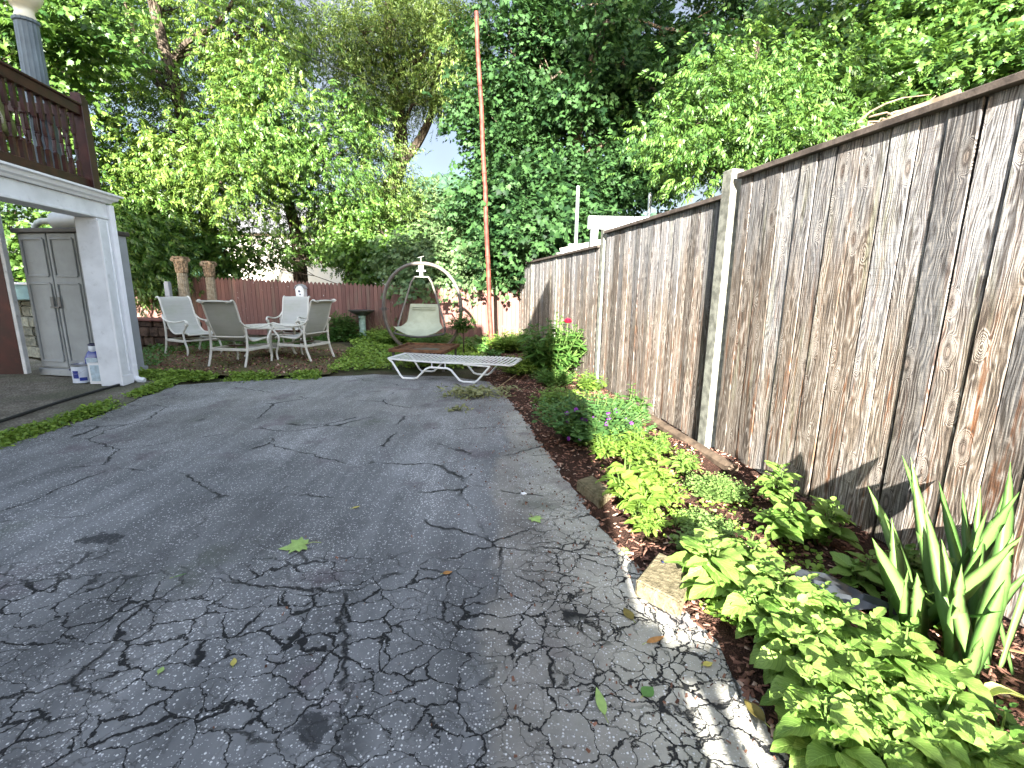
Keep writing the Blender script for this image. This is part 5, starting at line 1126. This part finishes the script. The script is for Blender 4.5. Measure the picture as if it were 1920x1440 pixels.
# dry twiggy stems by the bird bath
m = MB()
for i in range(60):
    x = random.uniform(-4.0, -2.4); b_ = Vector((x, 11.9+random.uniform(-.25, .1), 0)); m.tube([b_, b_+Vector((random.gauss(0, .18), random.gauss(0, .08), random.uniform(.3, .75)))], [.006, .003], 4)
tag(m.build('dry_stems', plain('dry_stem', (.23, .17, .11), .9, .1, var=.3)), 'thin dry brown stems against the picket fence', 'dry stems', kind='stuff')
# iris clump
def iris_blade(m_S, b_, d, L, w, bend, seed):
    r = random.Random(seed); d = Vector(d).normalized(); s_ = d.cross(Vector((r.uniform(-.3, .3), -1, r.uniform(0, .4)))).normalized(); n_ = s_.cross(d); V = []; F = []; N = 14
    for i in range(N+1):
        t = i/N; hw = w/2*min(1, .55+1.2*t)*(1-max(0, (t-.45)/.55)**1.7); c = b_+d*L*t+n_*bend*L*t*t+Vector((0, 0, -abs(bend)*.25*L*t**3)); tw = (t-.3)*r.uniform(-.4, .4); ss = s_*math.cos(tw)+n_*math.sin(tw)
        V += [c-ss*hw, c-n_*.05*hw, c+ss*hw, c+n_*.09*hw]
    for i in range(N):
        for a, b2 in ((0, 1), (1, 2), (2, 3), (3, 0)): F.append((4*i+a, 4*i+b2, 4*i+4+b2, 4*i+4+a))
    m_S.put(Tpl([tuple(v) for v in V], F), np.eye(3)[None], np.zeros((1, 3)), np.ones(1), np.array([r.uniform(.1, .9)]))
ib = Vector((1.60, 1.52, .03)); iri = thing('iris_clump', 'clump of tall grey-green sword-shaped iris leaves by the near fence', 'plant', ib)
IS = Scat()
tips = [((1640, 905), 1.85), ((1705, 855), 1.8), ((1722, 840), 1.95), ((1635, 1008), 1.5), ((1745, 935), 1.6), ((1790, 920), 1.85), ((1820, 905), 1.65), ((1862, 895), 1.75), ((1895, 905), 1.55), ((1930, 860), 1.6), ((1970, 900), 1.75), ((1700, 980), 1.55), ((1770, 1010), 1.4), ((1850, 1010), 1.45), ((1905, 1000), 1.4), ((1960, 960), 1.5), ((1722, 1075), 1.45), ((1790, 1130), 1.35), ((1880, 1080), 1.35), ((1940, 1060), 1.4), ((1830, 960), 1.9), ((1760, 900), 2.0), ((1900, 940), 1.8), ((1680, 1050), 1.4), ((1750, 1180), 1.3), ((1830, 1180), 1.25), ((1900, 1150), 1.25), ((1815, 1060), 1.35), ((1925, 1010), 1.3), ((1865, 960), 1.5)]
for i, ((px, py), Y) in enumerate(tips):
    tip = aty(px, py, Y); b_ = ib+Vector((max(-.22, min(.30, (tip.x-1.65)*.35))+random.uniform(-.07, .07), random.uniform(-.22, .18), 0)); L = (tip-b_).length; bend = random.uniform(-.14, .10)
    iris_blade(IS, b_, (tip-b_), L, random.uniform(.056, .080), bend, i)
IS.build('blade', PM['iris'], iri, smooth=True)
m = MB(); 
for i in range(9):
    a = random.uniform(0, 6.28); b_ = ib+Vector((random.uniform(-.15, .15), random.uniform(-.15, .15), .02)); d = Vector((math.cos(a), math.sin(a)-.6, .12)).normalized()
    e = Vector((-d.y, d.x, 0)).normalized(); m.sheet([[b_+d*t*.25+e*w_*.012*(1-t)+Vector((0, 0, .03*math.sin(t*3))) for w_ in (-1, 0, 1)] for t in np.linspace(0, 1, 6)], .001)
m.build('dry_leaf', plain('dry_iris_leaf', (.24, .14, .07), .8, .2, var=.4), iri, world=True)
q = gp(1880, 1315, .06); m = MB(); rows = []
for i in range(10):
    t = i/9; p = q+Vector((-.10+.24*t, -.02+.03*math.sin(t*5), .03*math.sin(t*4))); rows.append([p+Vector((.006*u, .022*u*math.sin(math.pi*min(1, t+.08)), .012*u*u+.008*math.sin(t*9)*u)) for u in (-1, -.5, 0, .5, 1)])
m.sheet(rows, .0008); tag(m.build('fallen_blade', plain('yellowed_leaf', (.34, .36, .10), .6, .3, var=.2), smooth=True), 'pale yellow-green iris leaf lying curled on the mulch below the clump', 'leaf')
# ------------------------------------------------------------------ grass and weeds nobody could count
def ground_cover(name, label, region, n, leaf, mat, sz, hmax, seed=0, zbase=.0):
    r = np.random.default_rng(seed); P = []; k = 0
    while len(P) < n and k < n*60:
        k += 1; p = region(r)
        if p is not None: P.append((p[0], p[1], zbase+r.random()**1.5*hmax*p[2]))
    P = np.array(P); n = len(P); a = r.uniform(0, 6.28, n); D = np.stack([np.cos(a), np.sin(a), r.normal(.35, .35, n)], 1); N_ = np.stack([r.normal(0, .65, n), r.normal(0, .65, n), np.ones(n)], 1)
    S_ = Scat(); S_.put(leaf, frames(D, N_), P, sz*r.uniform(.6, 1.3, n), np.clip(r.normal(.5, .25, n), .02, .97)); o = S_.build(name, mat, None, smooth=True); return tag(o, label, 'ground cover', kind='stuff')
def strip(pts, w):
    pts = [gp(*p) for p in pts]; seg = [(a, b, (b-a).length) for a, b in zip(pts[:-1], pts[1:])]; tot = sum(s[2] for s in seg)
    def f(r):
        q = r.random()*tot
        for a, b, l in seg:
            if q <= l: break
            q -= l
        p = a.lerp(b, q/l); d = (b-a).normalized(); o = r.normal(0, w*.45); nz = math.sin(p.x*7.1+p.y*3.3)+math.sin(p.x*2.3-p.y*5.7)
        if r.random() > .55+.3*nz: return None
        return (p.x-d.y*o, p.y+d.x*o, max(.15, 1-abs(o)/w))
    return f
ground_cover('clover_weeds', 'bright green clover and weeds along the driveway edge', strip([(-60, 850), (0, 830), (90, 802), (170, 775), (262, 740), (330, 714)], .13), 5200, LF_SMALL, PM['weed'], .042, .09, 1)
ground_cover('clover_weeds', 'bright green weeds between the patio and the driveway', strip([(262, 706), (330, 708), (420, 711), (520, 709), (600, 706)], .20), 5500, LF_SMALL, PM['weed'], .050, .11, 2)
def quad_region(px, skip=None):
    pts = [gp(*p) for p in px]; xs_ = [p.x for p in pts]; ys_ = [p.y for p in pts]
    def f(r):
        x, y = r.uniform(min(xs_), max(xs_)), r.uniform(min(ys_), max(ys_)); ins = False
        for a, b in zip(pts, pts[1:]+pts[:1]):
            if (a.y > y) != (b.y > y) and x < (b.x-a.x)*(y-a.y)/(b.y-a.y)+a.x: ins = not ins
        if not ins: return None
        nz = math.sin(x*5.1+y*2.3)*math.sin(y*4.1-x*1.7)
        if r.random() > .65+.5*nz: return None
        return (x, y, .5+.5*max(0, nz))
    return f
ground_cover('lawn_weeds', 'sunny green weeds and grass between the patio and the swing', quad_region([(612, 700), (640, 672), (668, 652), (640, 632), (750, 632), (860, 640), (900, 655), (900, 690), (740, 690), (690, 692)]), 11000, LF_SMALL, PM['weed'], .065, .12, 3)
ground_cover('shade_weeds', 'low dark weeds along the foot of the stone wall and picket fence', quad_region([(255, 690), (262, 660), (300, 645), (520, 640), (640, 628), (640, 640), (520, 652), (330, 660), (290, 690)]), 3600, LF_SMALL, PM['peony'], .06, .10, 4)
ground_cover('fence_foot_weeds', 'green plants along the foot of the picket fence', quad_region([(560, 640), (560, 628), (960, 640), (990, 660), (930, 675), (860, 650), (700, 640)]), 5200, LF_LANCE, PM['peony'], .10, .22, 5)
ground_cover('bed_weeds', 'small weeds scattered through the mulch bed', quad_region([(1010, 740), (1120, 735), (1190, 790), (1390, 940), (1520, 1040), (1660, 1200), (1560, 1330), (1420, 1230), (1300, 1060), (1180, 960), (1060, 820)]), 3200, LF_ROUND, PM['weed'], .028, .05, 6, .03)
ground_cover('leaf_litter', 'dry bits and old leaves strewn over the mossy patio', quad_region([(262, 700), (330, 704), (600, 704), (640, 690), (660, 660), (520, 650), (300, 652)]), 2600, Tpl([(-.4, 0, 0), (.4, .05, .05), (.25, 1, .2), (-.3, .9, .1)], [(0, 1, 2, 3)]), M_chip, .03, .008, 12, .016)
ground_cover('patio_weeds', 'tiny weeds sprouting through the patio', quad_region([(262, 700), (330, 704), (600, 704), (640, 690), (660, 660), (520, 650), (300, 652)]), 700, LF_SMALL, PM['weed'], .035, .04, 13, .014)
# ------------------------------------------------------------------ fallen leaves and litter on the driveway
def lying(name, label, px, py, pts_fn, L, mat, rz, lift=.004, group=None):
    c = gp(px, py); t = thing(name, label, 'leaf', (c.x, c.y, lift), rz, group); pts_fn(t, L, mat); return t
def maple_flat(t, L, mat):
    m = MB(); P = maple_pts(); V = [(0, .28*L, .012*L/.1)]+[(x*L, y*L, .004+.10*L*abs(x)*abs(x)+.03*L*math.sin(y*6)) for x, y in P]; n = len(P)
    m.add(V, [(0, 1+i, 1+(i+1) % n) for i in range(n)]); m.build('blade', mat, t)
    m = MB(); m.tube([(0, 0, .006), (.04*L, -.3*L, .010), (0, -.62*L, .003)], .0016, 5); m.build('stalk', M_stalk, t)
def ovate_flat(w=.4, curl=.12):
    def f(t, L, mat):
        m = MB(); rows = []
        for i in range(9):
            v = i/8; hw = w*L/2*math.sin(math.pi*min(1, v**.8*.98+.01)); rows.append([(u*hw, v*L, .003+curl*L*(u*u*.5*hw/L*2+.35*(v-.5)**2)) for u in (-1, -.5, 0, .5, 1)])
        m.sheet(rows, .0006); m.build('blade', mat, t, smooth=True)
        m = MB(); m.tube([(0, 0, .004), (.03*L, -.25*L, .004)], .0012, 5); m.build('stalk', M_stalk, t)
    return f
M_stalk = plain('leaf_stalk', (.30, .36, .10), .6, .2)
M_lg = plain('fresh_fallen_leaf', (.29, .42, .13), .5, .3, var=.15, sc=30); M_ly = plain('yellow_fallen_leaf', (.46, .40, .10), .6, .3, var=.2, sc=30); M_lb = plain('tan_fallen_leaf', (.38, .19, .065), .7, .2, var=.3, sc=30); M_lo = plain('olive_fallen_leaf', (.16, .13, .035), .6, .3, var=.3, sc=30); M_ld = plain('green_fallen_leaf', (.09, .20, .05), .5, .3, var=.2, sc=30)
lying('maple_leaf', 'large pale green maple leaf alone in the middle of the driveway', 572, 1024, maple_flat, .125, M_lg, 1.9)
lying('maple_leaf', 'light green maple leaf near the rough stone block', 1000, 972, maple_flat, .075, M_lg, -2.6)
lying('maple_leaf', 'light green star-shaped leaf beside the drilled stone block', 1172, 1038, maple_flat, .065, M_lg, -1.2)
lying('curled_leaf', 'olive-brown oval leaf on the cracked driveway below the drilled block', 1186, 1165, ovate_flat(.55), .075, M_lo, .25)
lying('curled_leaf', 'orange-tan narrow leaf on the cracked driveway', 1212, 1208, ovate_flat(.3), .085, M_lb, -1.15)
lying('curled_leaf', 'pale green slender leaf pointing at the camera on the driveway', 1134, 1345, ovate_flat(.3), .105, M_lg, .08)
lying('curled_leaf', 'dark green heart-shaped leaf on the driveway near the bottom right', 1205, 1308, ovate_flat(.8), .055, M_ld, -.9)
lying('curled_leaf', 'yellow rounded leaf at the edge of the sunlit stripes', 1318, 1250, ovate_flat(.6), .04, M_ly, -1.3)
lying('curled_leaf', 'tan dry leaf in the middle distance of the driveway', 830, 1078, ovate_flat(.6), .045, M_lb, -1.2)
lying('curled_leaf', 'small pale yellow leaf on the cracked tar at the lower left', 437, 1252, ovate_flat(.5), .04, M_ly, .4)
lying('curled_leaf', 'small yellow-green leaf bit at the lower left of the driveway', 298, 1266, ovate_flat(.7), .03, M_lg, .2)
lying('curled_leaf', 'olive shaded leaf standing at the driveway edge among the sun stripes', 1432, 1362, ovate_flat(.5, .4), .085, M_lo, .3, .012)
lying('curled_leaf', 'thin green sprig lying left of the big maple leaf', 325, 1085, ovate_flat(.16), .05, M_ld, -.9)
lying('curled_leaf', 'dull yellow leaf sliver further up the driveway', 660, 955, ovate_flat(.35), .05, M_ly, -.9)
m = MB(); c = gp(982, 927); m.box((c.x, c.y, .006), (.03, .03, .008), rz=.6); tag(m.build('white_chip', M_white2, bevel=.002), 'small white square chip on the driveway near the rough block', 'chip')
# wilted clippings heap and crumbs
r_ = np.random.default_rng(77)
def clip_region(cx, cy, sx, sy):
    def f(r): return (cx+r.normal(0, sx), cy+r.normal(0, sy), 1)
    return f
cc_ = gp(885, 742); M_wilt = leaf_mat('wilted_leaf', (.16, .17, .07), (.30, .31, .15), .2, False, .7)
ground_cover('plant_clippings', 'wilted heap of pulled weeds on the driveway in front of the lounger', clip_region(cc_.x, cc_.y, .17, .12), 420, LF_LANCE, M_wilt, .07, .09, 7, .01)
c2_ = gp(945, 738); ground_cover('plant_clippings', 'thin scatter of pulled weeds at the right of the heap', clip_region(c2_.x, c2_.y, .16, .16), 160, LF_LANCE, M_wilt, .06, .04, 8, .006)
c3_ = gp(858, 770); ground_cover('plant_clippings', 'small wilted tuft on the near side of the weed heap', clip_region(c3_.x, c3_.y, .06, .03), 50, LF_LANCE, M_wilt, .06, .03, 9, .006)
def crumb(r):
    x = r.uniform(-1.2, .8); y = r.uniform(.9, 6.3); d = drive_edge_x(y)-x
    if d < 0 or r.random() > math.exp(-d/.30): return None
    return (x, y, 1)
ground_cover('driveway_litter', 'bits of bark, seeds and crumbs on the driveway edge', crumb, 900, Tpl([(-.3, 0, 0), (.3, .05, 0), (.2, 1, .15), (-.25, .9, .2)], [(0, 1, 2, 3)]), M_chip, .013, .002, 10, .003)
m = MB(); a = gp(930, 732); b_ = gp(985, 690, .12); m.tube([a+Vector((0, 0, .02)), b_], .006, 5); tag(m.build('thin_stick', plain('tan_stick', (.30, .22, .12), .8, .2), smooth=True), 'thin tan stick leaning from the driveway edge into the groundcover', 'stick')
